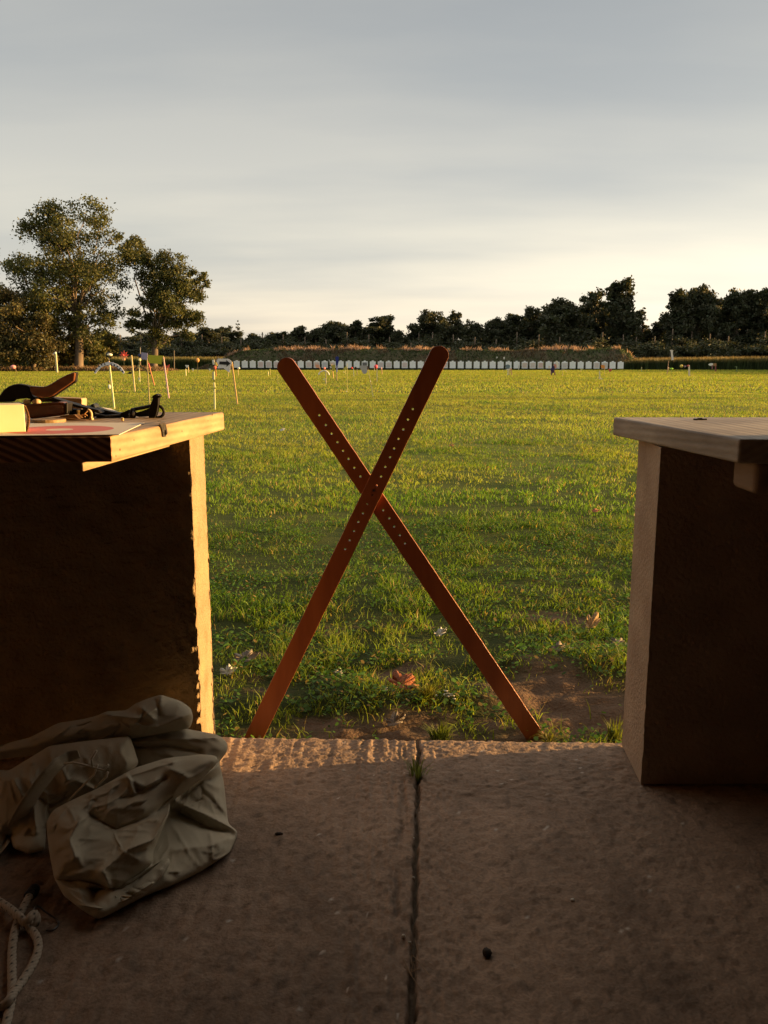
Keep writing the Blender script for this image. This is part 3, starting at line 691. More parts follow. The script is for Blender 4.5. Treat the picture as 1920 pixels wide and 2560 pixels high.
# ================================================================= THINGS ON THE LEFT BENCH
def pl(pts,Y,s=1.0,ox=0,oy=0): return [yp(ox+x*s,oy+y*s,Y) for x,y in pts]
Z1=.13260
T=lambda x,y:(x*Z1,920+y*Z1)
def tp(pts,Y): return [yp(*T(x,y),Y) for x,y in pts]
BLACK=pm('black_polymer',(.008,.007,.007),(.014,.012,.011),scale=60,rough=.55,spec=.18)
GUNW=wood('gun_walnut',(.16,.055,.02),(.28,.105,.04),rings=16,rough=.32,rot=(0,1.2,.4),spec=.5)
BRASS=pm('brass',(.55,.38,.17),(.62,.46,.24),scale=40,rough=.35,metal=1)
STEEL=pm('dark_steel',(.10,.10,.105),(.16,.16,.165),scale=50,rough=.3,metal=1)
PALE=pm('pale_birch',(.50,.36,.20),(.62,.46,.27),scale=30,rough=.5,bump=.2)
Yg=1.80
rif=empty('target_rifle',yp(120,1045,Yg)*np.array([1,1,0])+np.array([0,0,ZL]),'stripped target rifle stock with a raised brown cheek piece lying on the left bench','rifle')
b=MB(); b.prism(tp([(-60,560),(0,490),(60,410),(150,345),(250,308),(350,298),(450,312),(545,335),(556,430),(600,520),(690,590),(600,600),(500,572),(400,580),(300,592),(255,602),(225,640),(-60,650)],Yg),(0,.018,0)); o=b.build('grip',BLACK,rif); bevel(o,.004,3)
b=MB(); b.prism(tp([(552,336),(700,350),(800,354),(880,338),(980,282),(1100,205),(1250,128),(1375,82),(1418,88),(1400,240),(1300,315),(1150,415),(1000,520),(920,552),(800,565),(690,548),(610,510),(565,440)],Yg-.004),(0,.014,0)); o=b.build('cheek_piece',GUNW,rif,smooth=False); bevel(o,.003,3)
b=MB(); b.prism(tp([(1375,78),(1432,78),(1440,100),(1424,262),(1300,342),(1150,442),(1000,546),(920,585),(800,602),(690,592),(600,545),(690,550),(800,567),(920,554),(1000,522),(1150,417),(1300,317),(1400,242),(1418,90)],Yg),(0,.012,0)); o=b.build('rubber_edge',BLACK,rif); bevel(o,.0015)
b=MB(); b.prism(tp([(392,690),(560,680),(900,655),(1090,640),(1220,650),(1222,880),(1110,905),(800,940),(545,965),(520,840)],Yg-.02),(0,.03,0)); o=b.build('fore_end',GUNW,rif); bevel(o,.006,3)
b=MB(); b.prism(tp([(1222,648),(1268,655),(1272,870),(1224,880)],Yg-.024),(0,.034,0)); o=b.build('end_cap',BLACK,rif); bevel(o,.003)
b.v=[];b.f=[]; b.prism(tp([(920,560),(1010,562),(1230,632),(1560,725),(1850,790),(1900,850),(1840,850),(1560,775),(1230,690),(1000,640),(700,640),(540,640),(560,590)],Yg+.006),(0,.03,0)); o=b.build('rail',BLACK,rif); bevel(o,.002)
b=MB()
for x,y,r in((510,640,.0075),(690,640,.0085)): b.ball(yp(*T(x,y),Yg-.006),(r*1.15,r,r*.8))
b.build('adjusting_knob',PALE,rif,smooth=True)
b=MB(); b.prism(tp([(0,660),(240,650),(390,680),(400,720),(0,745)],Yg-.008),(0,.03,0)); b.build('receiver',BLACK,rif)
b=MB(); b.ball(yp(*T(1188,743),Yg-.0215),.0014); b.build('screw',BRASS,rif)
# trigger frame with a pale half ring
b=MB(); b.prism(tp([(1280,775),(1660,790),(1700,850),(1690,985),(1480,975),(1300,880)],Yg+.012),(0,.02,0)); b.build('frame',BLACK,rif)
b=MB(); b.prism(tp([(1130,905),(1400,880),(1480,955),(1140,955)],Yg-.03),(0,.03,0)); b.prism(tp([(750,955),(1130,930),(1640,990),(1640,1000),(1000,985)],Yg-.04),(0,.02,0)); b.build('base_plate',pm('bronze_plate',(.16,.085,.04),(.28,.16,.08),scale=40,rough=.4,metal=.6),rif)
b=MB(); b.prism(tp([(1445,790),(1475,800),(1468,860),(1482,975),(1450,975),(1455,870)],Yg-.01),(0,.012,0)); b.build('lever',BRASS,rif)
b=MB(); Z2=.16878
T2=lambda x,y:(160+x*Z2,960+y*Z2)
b.tube([yp(*T2(345+62*math.sin(t),462-80*math.cos(t)),Yg-.012) for t in np.linspace(.05,3.0,16)],.0028,8); b.box(yp(*T2(412,528),Yg-.012),(.006,.008,.007)); b.build('half_ring',PALE,rif,smooth=True)
b=MB()
for q in ([(262,462),(300,445),(345,405)],[(262,462),(285,470),(300,448)],[(300,448),(312,490)],[(300,445),(345,468)]): b.tube([yp(*T2(*p),Yg-.006) for p in q],.0011,6)
b.build('cord_knot',paint((.75,.42,.18)),rif)
# ---- sling with buckle and hand stop
NAVY=pm('navy_webbing',(.010,.014,.022),(.020,.028,.042),scale=80,rough=.6,bump=.3,bscale=300,spec=.35)
Ys=1.85
sg=empty('rifle_sling',yp(*T2(900,520),Ys)*np.array([1,1,0])+np.array([0,0,ZL]),'dark blue rifle sling with ribbed buckle and upright hand stop on the left bench','rifle sling')
def t2(pts,Y): return [yp(*T2(x,y),Y) for x,y in pts]
b=MB(); b.prism(t2([(290,325),(390,320),(430,290),(470,340),(600,385),(760,420),(870,430),(870,450),(700,448),(560,425),(470,402),(440,520),(470,470),(470,520)][:11]+[(475,500),(600,525),(780,515),(880,490),(880,460),(700,482),(560,488),(476,470),(440,400),(300,350)],Ys),(0,.022,0)); b.build('strap',NAVY,sg)
b=MB(); b.tube(t2([(470,440),(620,472),(760,462),(860,445)],Ys-.004),.0022,6); b.build('edge_strip',pm('pale_blue_trim',(.16,.19,.24),(.22,.25,.30),rough=.45),sg)
b=MB(); b.prism(t2([(380,325),(405,300),(440,290),(462,325),(470,420),(440,500),(415,470),(405,400)],Ys-.01),(0,.03,0)); o=b.build('guide_loop',NAVY,sg); bevel(o,.003)
b=MB()
for i in range(7):
    x=868+i*19; y=470-i*8; b.tube(t2([(x,y-44),(x+12,y+42)],Ys-.006),.0046,7)
b.ball(yp(*T2(1015,440),Ys-.01),(.0085,.008,.012)); b.prism(t2([(900,500),(1000,480),(1008,515),(910,518)],Ys-.01),(0,.02,0)); b.build('buckle',BLACK,sg,smooth=False)
b=MB(); b.ball(yp(*T2(1028,440),Ys-.018),(.003,.003,.006)); b.ball(yp(*T2(970,455),Ys-.018),(.0022,.003,.003)); b.build('screw',STEEL,sg)
b=MB(); b.tube(t2([(1000,385),(1080,368),(1180,350),(1290,325)],Ys),.0042,7,flat=1); b.prism(t2([(1050,430),(1160,400),(1240,368),(1290,350),(1300,440),(1240,480),(1120,490),(1055,470)],Ys),(0,.016,0)); b.build('connector',NAVY,sg)
b=MB(); b.prism(t2([(1270,330),(1305,240),(1318,205),(1290,205),(1300,190),(1325,165),(1365,145),(1405,152),(1415,172),(1432,180),(1420,198),(1398,205),(1395,300),(1375,420),(1360,470),(1325,518),(1258,515),(1250,470)],Ys-.012),(0,.016,0)); o=b.build('hand_stop',BLACK,sg); bevel(o,.005,3)
b=MB(); b.ball(yp(*T2(1382,165),Ys-.013),(.0028,.002,.002)); b.build('rivet',STEEL,sg)
b=MB(); b.tube(t2([(1395,325),(1430,335),(1465,370),(1480,415),(1465,460),(1430,488),(1385,500),(1330,500)],Ys),.0034,8); b.build('cord_loop',BLACK,sg,smooth=True)
# ---- other things on the bench
CREAM=pm('cream_card',(.82,.74,.46),(.86,.79,.52),scale=25,rough=.7)
yb=gp(65,1083,ZL)
bx_=empty('cardboard_box',(yb[0]-.06,yb[1]+.03,ZL),'cream box with a brown inner flap catching the sun on the left bench','box')
hb_=.0475; ang=math.radians(29)
ux=np.array([math.cos(ang),math.sin(ang),0])*1; uy=np.array([-math.sin(ang),math.cos(ang),0])
c0=np.array([yb[0],yb[1],ZL+.0025])
b=MB(); b.prism([c0,c0+uy*.07,c0+uy*.07-ux*.12,c0-ux*.12],(0,0,hb_)); o=b.build('body',CREAM,bx_); bevel(o,.001)
b=MB(); fp=[c0+ux*(.002+.005*math.sin(t*math.pi))+np.array([0,0,.0455*t]) for t in np.linspace(0,1,8)]
b.prism(fp+[p+ux*.0012 for p in fp[::-1]],uy*.04); b.build('flap',pm('brown_card',(.28,.14,.06),(.34,.18,.08),rough=.8),bx_)
# paper bullseye
m,nt_,N_,L_,b_=nodes('bullseye_print'); tcn=N_.new('ShaderNodeTexCoord')
cen=gp(149,1077,ZL)
pa,pb=gp(298,1089.5,ZL),gp(361,1059.5,ZL)
eu=(pb-pa)/np.linalg.norm(pb-pa); eu[2]=0
Pp=[pa,pb,pb+np.array([-.42,.012,0]),pa+np.array([-.42,-.052,0])]
po=np.mean(Pp,0)
vm=N_.new('ShaderNodeVectorMath'); vm.operation='DISTANCE'; L_.new(tcn.outputs['Object'],vm.inputs[0]); vm.inputs[1].default_value=(cen[0]-po[0],cen[1]-po[1],0)
sp2=N_.new('ShaderNodeMath'); sp2.operation='ADD'; sp2.inputs[1].default_value=0; L_.new(vm.outputs['Value'],sp2.inputs[0])
rr=N_.new('ShaderNodeValToRGB'); rr.color_ramp.interpolation='CONSTANT'; L_.new(sp2.outputs[0],rr.inputs['Fac'])
rr.color_ramp.elements[0].position=0; rr.color_ramp.elements[0].color=(.62,.55,.47,1); rr.color_ramp.elements[1].position=.022; rr.color_ramp.elements[1].color=(.55,.13,.13,1)
e2=rr.color_ramp.elements.new(.0905); e2.color=(.62,.57,.50,1)
L_.new(rr.outputs['Color'],b_.inputs['Base Color']); b_.inputs['Roughness'].default_value=.75
b=MB(); b.prism([p+np.array([0,0,.0012]) for p in Pp],(0,0,.0011)); o=b.build('paper_target',m,origin=(po[0],po[1],ZL+.0012)); tag(o,'paper target with a red disc lying at the front edge of the left bench','paper target')
yc=gp(168,1062,ZL)
b=MB(); b.tube([(yc[0]-.055,yc[1]+.045,ZL+.001),(yc[0]-.055,yc[1]+.045,ZL+.0085)],.034,28); o=b.build('wooden_disc',wood('disc_wood',(.22,.13,.06),(.40,.27,.13),rings=20)); bevel(o,.002); tag(o,'small round wooden disc lying under the rifle stock on the left bench','disc')
cb_=empty('cardboard_box',gp(165,1036,ZL),'tan cardboard box with a dark printed strip behind the rifle stock','box')
Yc=2.02
b=MB(); b.prism([yp(x,y,Yc) for x,y in((128,993),(203,996),(205,1000),(204,1036.5),(128,1036.5))],(0,.035,0)); o=b.build('body',pm('tan_card',(.36,.25,.15),(.44,.31,.19),scale=20,rough=.85),cb_); bevel(o,.0015)
b=MB(); 
for i in range(7): b.box(yp(174+i*2.3,1006.5,Yc-.0004),(.0016,.0006,.0035 if i%2 else .0026))
b.build('printed_strip',paint((.05,.03,.02)),cb_)
q0=gp(254,1031,ZL)
b=MB(); b.prism([gp(252,1034,ZL)+(0,0,.0015),gp(300,1033.6,ZL)+(0,0,.0015),gp(276,1030.2,ZL)+(0,0,.008),gp(246,1030,ZL)+(0,0,.012)],(0,0,.001)); o=b.build('paper_sheet',pm('white_paper',(.66,.62,.56),(.72,.68,.62),rough=.8)); tag(o,'small blank pale paper sheet behind the rifle sling on the left bench','paper')
b=MB(); q=gp(306,1053,ZL); b.tube([q+(0,0,.001),q+(0,0,.006)],.0032,10); b.ball(q+(0,0,.006),(.0036,.0036,.002)); o=b.build('screw',BRASS); tag(o,'tiny loose brass screw standing on the left bench in front of the sling','screw')

# ================================================================= SHOOTING STICKS
LEATH=pm('stained_beech',(.275,.086,.036),(.37,.124,.050),scale=9,rough=.36,bump=.12,stretch=(3,1,.35),bscale=60,spec=.5)
def slat_pts(px,Y): return yp(px[0],px[1],Y)
def slat(name,parent,pb,ptop,wid,Y,th,holes,seed):
    "flat slat with a rounded head and drilled holes; pb / ptop are pixel ends of its centre line"
    A=yp(*pb,Y); B=yp(*ptop,Y); ax=B-A; ax[1]=0; Lh=np.linalg.norm(ax); ax/=Lh; nx_=np.array([ax[2],0,-ax[0]])
    zcut=-.14
    bmx=bmesh.new()
    ol=[]
    R=wid/2
    sA=(zcut-A[2])/ax[2]
    def co(u,v): q=A+ax*u+nx_*v; return q
    for t in np.linspace(0,math.pi,13): ol.append((Lh-R*.9+R*.9*math.sin(t), R*math.cos(t)))
    ol+= [(sA+ax[0]/ax[2]*R*(1 if False else 0),-R),(sA,R)]
    # worn side with small dents
    rs=np.random.default_rng(seed); 
    dense=[]
    for i,(u,v) in enumerate(ol):
        u2,v2=ol[(i+1)%len(ol)]; dense.append((u,v))
        if math.hypot(u2-u,v2-v)>.3:
            for k in range(1,60):
                t=k/60; dense.append((u+(u2-u)*t,v+(v2-v)*t+(.0007 if v>0 else -.0007)*rs.normal()*.35))
    loops=[dense]
    for h in holes:
        q=yp(*h,Y)-A; u=np.dot(q,ax); v=np.dot(q,nx_); r=.0029
        loops.append([(u+r*math.cos(t),v+r*math.sin(t)) for t in np.linspace(0,2*math.pi,13)[:-1]])
    V=[];edges=[];rings=[]
    for lp in loops:
        vs=[bmx.verts.new(tuple(co(u,v))) for u,v in lp]; rings.append(vs)
        for i in range(len(vs)): edges.append(bmx.edges.new((vs[i],vs[(i+1)%len(vs)])))
    bmesh.ops.triangle_fill(bmx,use_beauty=True,use_dissolve=False,edges=edges)
    faces=[f for f in bmx.faces]
    bmx.verts.ensure_lookup_table(); bmx.verts.index_update()
    vv=[tuple(x.co) for x in bmx.verts]; ff=[[x.index for x in f.verts] for f in faces]
    nv=len(vv); V=[np.array(p) for p in vv]+[np.array(p)+np.array([0,th,0]) for p in vv]
    Fs=[tuple(f) for f in ff]+[tuple(i+nv for i in f[::-1]) for f in ff]
    for vs in rings:
        ids=[x.index for x in vs]
        for i in range(len(ids)): a,c=ids[i],ids[(i+1)%len(ids)]; Fs.append((a,a+nv,c+nv,c))
    bmx.free()
    me=bpy.data.meshes.new(name); org=rootloc(parent); me.from_pydata([tuple(p-org) for p in V],[],Fs)
    bm2=bmesh.new(); bm2.from_mesh(me); bmesh.ops.recalc_face_normals(bm2,faces=bm2.faces[:]); bm2.to_mesh(me); bm2.free()
    me.materials.append(LEATH); o=bpy.data.objects.new(name,me); COL.objects.link(o); o.parent=parent
    bevel(o,.0026,3); return o
T3=lambda x,y:(560+x*.5304,820+y*.5304)
YA=2.13
stx=empty('shooting_sticks',(.02,YA,FZ),'crossed red brown wooden shooting sticks with drilled holes at the concrete edge','shooting sticks')
hA=[T3(x,y) for x,y in((890,382),(867,432),(845,478),(822,523),(802,568),(783,609),(760,655),(740,700),(720,743),(698,787),(676,829),(655,873),(633,914),(613,957),(592,1000),(571,1042))]
hB=[T3(x,y) for x,y in((449,411),(480,457),(507,498),(535,538),(561,579),(587,617),(614,659),(643,700),(750,859),(779,897),(802,936),(829,976),(853,1015))]
slat('stick',stx,(638.6,1836),(1108,867),.0485,YA,.011,hA,1)
slat('stick',stx,(1334,1836),(703,898),.0485,YA+.0115,.011,hB,2)
b=MB(); c_=yp(*T3(706,766),YA); 
b.tube([c_+(0,-.0012,0),c_+(0,.026,0)],.0034,10); b.build('pivot_bolt',STEEL,stx)

# ================================================================= BAG
CANV=pm('khaki_canvas',(.43,.38,.285),(.53,.475,.365),scale=7,rough=.85,bump=.25,bscale=700,spec=.15)
bag=empty('canvas_bag',(-.6,1.6,0),'crumpled khaki canvas drawstring bag slumped against the left bench pedestal','bag')
ZB=.36166
def bp_(x,y): return (x*ZB,1720+y*ZB)
def resample(P,n):
    P=np.array(P+[P[0]],float); d=np.r_[0,np.cumsum(np.hypot(*np.diff(P,axis=0).T))]; t=np.linspace(0,d[-1],n+1)[:-1]
    return np.stack([np.interp(t,d,P[:,0]),np.interp(t,d,P[:,1])],-1)
def smooth_loop(P,it=2):
    for _ in range(it): P=.25*np.roll(P,1,0)+.5*P+.25*np.roll(P,-1,0)
    return P
def folds(x,y,seed,ang,sc):
    ca,sa=math.cos(ang),math.sin(ang); u=x*ca+y*sa; v=-x*sa+y*ca
    w_=(fbm(u,v,sc*2.2,seed+9,2)-.5)*sc*1.2
    n=fbm(u*.30,v+w_,sc,seed,2); return np.clip(1-np.abs(n-.5)*3.2,-.4,1)**3*1.4-.3
def lobe(b,poly,ytop,ybot,bulge,seed,creases=(),wr=.006,ang=.5,cen=None,back=.05,nb=210,nr=50):
    "puffed piece of cloth: outline in zoom pixels, distance running from ytop (upper edge) to ybot (lower edge)"
    P=smooth_loop(resample(poly,nb),2); c=np.array(cen) if cen else P.mean(0)
    ys=P[:,1]; y0,y1=ys.min(),ys.max()
    r=np.sin(np.linspace(0,1,nr)*math.pi/2)
    G=c+(P-c)[None]*r[:,None,None]
    gx_,gy_=G[...,0],G[...,1]
    # distance to the outline
    seg=np.roll(P,-1,0)-P; D=np.full(gx_.shape,1e9)
    for i in range(0,nb):
        a=P[i]; s=seg[i]; t=np.clip(((gx_-a[0])*s[0]+(gy_-a[1])*s[1])/(s@s+1e-9),0,1); D=np.minimum(D,np.hypot(gx_-a[0]-t*s[0],gy_-a[1]-t*s[1]))
    t=np.clip((gy_-y0)/(y1-y0),0,1)
    Yd=ytop+(ybot-ytop)*t
    dep=D/150.0
    puff=.72*bulge*np.sqrt(np.clip(1-(1-np.clip(dep,0,1))**2,0,1))
    m_=np.clip(D/40,0,1)
    wv=folds(gx_,gy_,seed,ang,95)*.8+folds(gx_,gy_,seed+3,ang+.5,70)*.3
    fd=.40*wr*wv*m_
    rz=np.random.default_rng(seed+77); extra=[]
    for _k in range(16):
        jx0=P[rz.integers(nb)]; q0=c+(jx0-c)*rz.uniform(.25,.85); a0=ang+rz.normal()*.55+(1.57 if rz.random()<.25 else 0); ln=rz.uniform(60,190); m0=q0+np.array([math.cos(a0),math.sin(a0)])*ln*.5+rz.normal(size=2)*10
        extra.append(([tuple(q0),tuple(m0),tuple(q0+np.array([math.cos(a0),math.sin(a0)])*ln)],rz.uniform(6,11),rz.choice([-1,1])*rz.uniform(.003,.0065)))
    for (pts,wd,hh) in list(creases)+extra:
        pts=np.array(pts,float); dm=np.full(gx_.shape,1e9)
        for a,e_ in zip(pts[:-1],pts[1:]):
            s=e_-a; tt=np.clip(((gx_-a[0])*s[0]+(gy_-a[1])*s[1])/(s@s),0,1); dm=np.minimum(dm,np.hypot(gx_-a[0]-tt*s[0],gy_-a[1]-tt*s[1]))
        fd=fd+hh*1.1*np.exp(-(dm/wd))
    V=[]
    for sgn in (1,-1):
        W=np.empty(gx_.shape+(3,))
        for i in range(gx_.shape[0]):
            for j in range(gx_.shape[1]):
                px,py=bp_(gx_[i,j],gy_[i,j]); rr_=ray(px,py); tf=(.004-H)/rr_[2] if rr_[2]<0 else 9
                Yf=rr_[1]*tf; yy=min(Yd[i,j],Yf)
                yy=yy-(puff[i,j]+fd[i,j]) if sgn>0 else min(yy+back*min(1,dep[i,j]*2),Yf)
                W[i,j]=np.array([0,0,H])+rr_*(yy/rr_[1])
        V.append(W)
    base=len(b.v); n1=nr*nb
    b.v+= [tuple(q) for q in V[0].reshape(-1,3)]+[tuple(q) for q in V[1].reshape(-1,3)]
    for i in range(nr-1):
        for j in range(nb):
            j2=(j+1)%nb; a=base+i*nb; d_=base+(i+1)*nb
            b.f.append((a+j,a+j2,d_+j2,d_+j)); b.f.append((a+n1+j2,a+n1+j,d_+n1+j,d_+n1+j2))
    for j in range(nb):
        j2=(j+1)%nb; a=base+(nr-1)*nb; b.f.append((a+j,a+j2,a+n1+j2,a+n1+j))
b=MB()
lobe(b,[(-60,400),(0,402),(80,372),(200,345),(400,242),(560,217),(660,195),(740,160),(870,155),(930,110),(1000,80),(1110,45),(1250,90),(1320,140),(1337,200),(1315,280),(1240,292),(1050,330),(850,362),(600,402),(440,432),(200,468),(-60,500)],1.80,1.73,.055,301,
  [([(700,180),(960,210),(1080,150),(1120,55)],26,.014),([(980,140),(1060,215)],18,.014),([(930,250),(1100,270),(1310,180)],30,.014),([(1000,160),(960,235)],16,-.012),([(1080,90),(1100,185)],16,-.012)],wr=.006,ang=2.2,cen=(900,260))
lobe(b,[(-60,560),(60,572),(340,400),(560,370),(900,330),(960,520),(900,600),(660,700),(480,800),(360,880),(320,980),(310,1120),(200,1150),(90,1110),(60,1010),(-60,1230)],1.72,1.52,.05,311,
  [([(430,560),(470,660),(520,640),(700,720)],18,.014),([(210,640),(230,760),(250,1000)],30,.016),([(100,640),(150,740)],22,.014)],wr=.010,ang=1.2,cen=(330,740))
lobe(b,[(860,350),(1000,320),(1180,285),(1260,275),(1330,290),(1500,320),(1560,360),(1577,400),(1568,450),(1512,505),(1530,570),(1548,650),(1562,790),(1578,940),(1648,992),(1620,1070),(1588,1140),(1380,1275),(1180,1370),(1000,1440),(800,1545),(684,1603),(600,1560),(560,1500),(700,1300),(900,1000),(960,640),(880,520)],1.80,1.45,.060,321,
  [([(900,400),(1200,405),(1380,445)],16,-.016),([(900,380),(1230,355),(1500,345)],20,.010),([(1210,785),(1400,870),(1560,945),(1645,992)],30,.022),([(1240,860),(1420,960),(1600,1010)],40,-.028),([(1200,1120),(1450,1090),(1590,1040)],36,.014),([(1490,1190),(1590,1140)],16,.012),([(1180,800),(1500,540)],30,.014),([(1480,770),(1560,860)],14,.008),([(1240,790),(1400,650),(1530,600)],20,-.010)],wr=.010,ang=.75,cen=(1220,860))
lobe(b,[(318,930),(365,845),(480,782),(680,692),(930,552),(1150,485),(1390,457),(1500,468),(1508,515),(1400,622),(1180,792),(1165,880),(1120,980),(1062,1125),(1055,1210),(940,1310),(830,1400),(740,1385),(560,1345),(375,1325),(340,1130)],1.62,1.36,.060,331,
  [([(870,590),(930,720)],12,.008),([(895,585),(955,715)],10,-.007),([(420,800),(800,640),(1200,510)],20,.010),([(560,900),(480,1050),(520,1170)],36,.020),([(620,870),(800,980),(1000,900),(1160,800)],60,-.020),([(720,1280),(760,1380)],16,.022),([(700,1270),(880,1120),(1060,1050),(1180,830)],18,.024),([(880,620),(1000,690),(1080,640)],20,.012),([(960,700),(1060,690),(1150,620)],18,-.012),([(1180,560),(1300,620)],16,.010)],wr=.012,ang=2.6,cen=(760,980))
lobe(b,[(372,1312),(540,1330),(640,1350),(740,1372),(800,1420),(900,1360),(1020,1275),(1120,1190),(1170,1175),(1175,1215),(1130,1295),(1000,1420),(860,1480),(740,1530),(684,1600),(620,1570),(560,1530),(440,1435)],1.42,1.30,.034,341,
  [([(540,1330),(660,1365),(790,1400),(800,1440)],18,.018),([(690,1430),(760,1480)],30,-.050),([(560,1500),(700,1525),(860,1470),(1050,1350)],22,.012),([(640,1400),(700,1400)],16,-.014)],wr=.006,ang=.4,cen=(690,1450))
o=b.build('bag_body',CANV,bag,smooth=True)
STRAP=pm('pale_webbing',(.40,.36,.27),(.5,.45,.35),scale=60,rough=.8,bump=.3,bscale=500)
def bagcurve(pts,Yf): return [yp(*bp_(x,y),Yf(x,y)) for x,y in pts]
b=MB(); q=bagcurve([(545,455),(470,475),(400,525),(330,600),(240,720),(160,850),(90,980),(35,1040)],lambda x,y:1.625-.00012*(y-455)-(.03 if 500<y<950 else 0))
b.tube(q,[.010,.013,.016,.017,.017,.018,.018,.018],10,flat=.18,up=(0,-1,0)); b.build('strap',STRAP,bag,smooth=True)
CORD=pm('pale_cord',(.62,.57,.47),(.7,.65,.54),scale=200,rough=.7)
for pts in ([(440,525),(510,515),(580,530),(650,550),(720,570),(750,530)],[(640,550),(632,490),(668,432)],[(675,530),(650,600),(560,690),(470,782)],[(745,580),(735,615),(690,660),(655,690)]):
    b=MB(); b.tube(bagcurve(pts,lambda x,y:1.565-.00005*(y-430)),.0022,6); b.build('drawstring',CORD,bag,smooth=True)

# ================================================================= ROPE
m,nt_,N_,L_,b_=nodes('flecked_rope'); tcn=N_.new('ShaderNodeAttribute'); tcn.attribute_name='Col'
L_.new(tcn.outputs['Color'],b_.inputs['Base Color']); b_.inputs['Roughness'].default_value=.75
def catmull(P,n=10):
    P=[np.array(p,float) for p in P]; P=[2*P[0]-P[1]]+P+[2*P[-1]-P[-2]]; out=[]
    for i in range(1,len(P)-2):
        for k in range(n):
            t=k/n; a,b,c,d=P[i-1:i+3]; out.append(.5*((2*b)+(-a+c)*t+(2*a-5*b+4*c-d)*t*t+(-a+3*b-3*c+d)*t**3))
    return out+[P[-2]]
ZR4=.1853
def rpx(x,y,z): return gp(x*ZR4,2150+y*ZR4,z)
rope=empty('bungee_rope',rpx(200,1500,0),'pale rope with dark flecks looped on the concrete at the bottom left','rope')
def ropepiece(pts,name,r=.0068):
    P=catmull(pts,14); d=np.r_[0,np.cumsum([np.linalg.norm(b-a) for a,b in zip(P[:-1],P[1:])])]; n=int(d[-1]/.0022)
    t=np.linspace(0,d[-1],n); P=np.stack([np.interp(t,d,[p[k] for p in P]) for k in range(3)],-1)
    b=MB(); k=12; b.tube(list(P),r,k,caps=True); V=np.array(b.v)
    i=np.repeat(np.arange(n),k); a=np.tile(np.arange(k),n)
    fleck=(((i+ (a//3)*2)%9)<2)&((a%3)==0)
    wv=.85+.3*(((i//2+a)%2))
    base=np.array([.42,.35,.27])*wv[:,None]
    C=np.where(fleck[:,None],np.array([.02,.018,.016]),base)
    V=V+ ((((i//2+a)%2)*.0005)[:,None])*(V-P[i])/r
    Q4=np.array([f for f in b.f if len(f)==4]); 
    caps=[f for f in b.f if len(f)!=4]
    return npmesh(name,V,[Q4,np.array(caps)],m,C,rope,rootloc(rope),smooth=True)
ropepiece([rpx(60,2330,.007),rpx(90,2200,.007),rpx(150,1900,.007),rpx(165,1700,.008),rpx(160,1500,.007),rpx(165,1200,.007),rpx(205,950,.007),rpx(290,700,.007),rpx(350,580,.007),rpx(400,490,.008)],'cord')
ropepiece([rpx(-120,480,.010),rpx(0,570,.012),rpx(150,670,.018),rpx(250,760,.021),rpx(350,860,.016),rpx(430,950,.008),rpx(505,1070,.007),rpx(515,1200,.007),rpx(470,1350,.007),rpx(390,1500,.007),rpx(270,1680,.008),rpx(185,1790,.014),rpx(120,1900,.019),rpx(20,1990,.010),rpx(-60,2040,.007)],'cord')
ropepiece([rpx(350,870,.014),rpx(400,800,.022),rpx(455,730,.022),rpx(490,800,.018),rpx(455,880,.012),rpx(420,840,.016)],'knot',.0075)
b=MB()
for i in range(5): q=rpx(390+18*i,490-22*i,.008); q2=rpx(400+18*i,470-22*i,.008); b.tube([q,q2],.0098,12)
b.build('end_spring',STEEL,rope,smooth=False)
b=MB(); b.tube(catmull([rpx(455,700,.012),rpx(480,635,.016),rpx(530,630,.016),rpx(600,690,.012),rpx(720,770,.006),rpx(790,840,.004),rpx(770,900,.004),rpx(700,950,.004),rpx(620,950,.004)],8),.0016,8); b.build('wire_hook',STEEL,rope,smooth=True)

# ================================================================= SMALL THINGS ON THE FLOOR AND SOIL
def clump(name,c,n,h,spread,col,label,cat,seed):
    r=np.random.default_rng(seed); b=MB(); V=[];T_=[];C=[]
    for i in range(n):
        a=r.random()*6.28; d=spread*.35*r.random(); p=np.array(c)+(d*math.cos(a),d*math.sin(a),0); ln=h*(.5+.6*r.random()); le=spread*r.random(); a2=a+r.normal()*.7
        wv=np.array([math.cos(a2+1.57),math.sin(a2+1.57),0])*.0016; md=p+np.array([math.cos(a2)*le*.35,math.sin(a2)*le*.35,ln*.65]); tp_=p+np.array([math.cos(a2)*le,math.sin(a2)*le,ln])
        k=len(V); V+= [p-wv,p+wv,md+wv*.8,md-wv*.8,tp_]; T_+= [(k,k+1,k+2),(k,k+2,k+3),(k+3,k+2,k+4)]; C+= [np.array(col)*(.6+.8*r.random())]*5
    o=npmesh(name,np.array(V),[np.array(T_)],MG,np.array(C),None,c); tag(o,label,cat); return o
clump('grass_tuft',gp(1044,1952,-.012),48,.058,.045,(.17,.19,.075),'thin grass tuft growing out of the joint in the concrete','grass tuft',5)
clump('grass_tuft',(*gp(1068,1720)[:2],gh(*gp(1068,1720,-.04)[:2])),150,.05,.045,(.16,.15,.03),'spiky yellow green tuft beside the red brown fallen leaf','grass tuft',6)
clump('grass_tuft',(*gp(1100,1800)[:2],gh(*gp(1100,1800,-.03)[:2])),170,.055,.06,(.11,.14,.025),'bushy green tuft below the white flower scraps','grass tuft',7)
clump('grass_tuft',(*gp(1540,1790)[:2],gh(*gp(1540,1790,-.05)[:2])),60,.07,.05,(.13,.15,.03),'sparse green sprout on the bare soil beside the right bench','grass tuft',8)
clump('grass_tuft',(*gp(1372,1828)[:2],-.03),70,.022,.05,(.15,.14,.03),'low weed at the foot of the right hand stick','grass tuft',9)
LFR=pm('dry_leaf_red',(.30,.105,.055),(.42,.17,.09),scale=60,rough=.6,bump=.4)
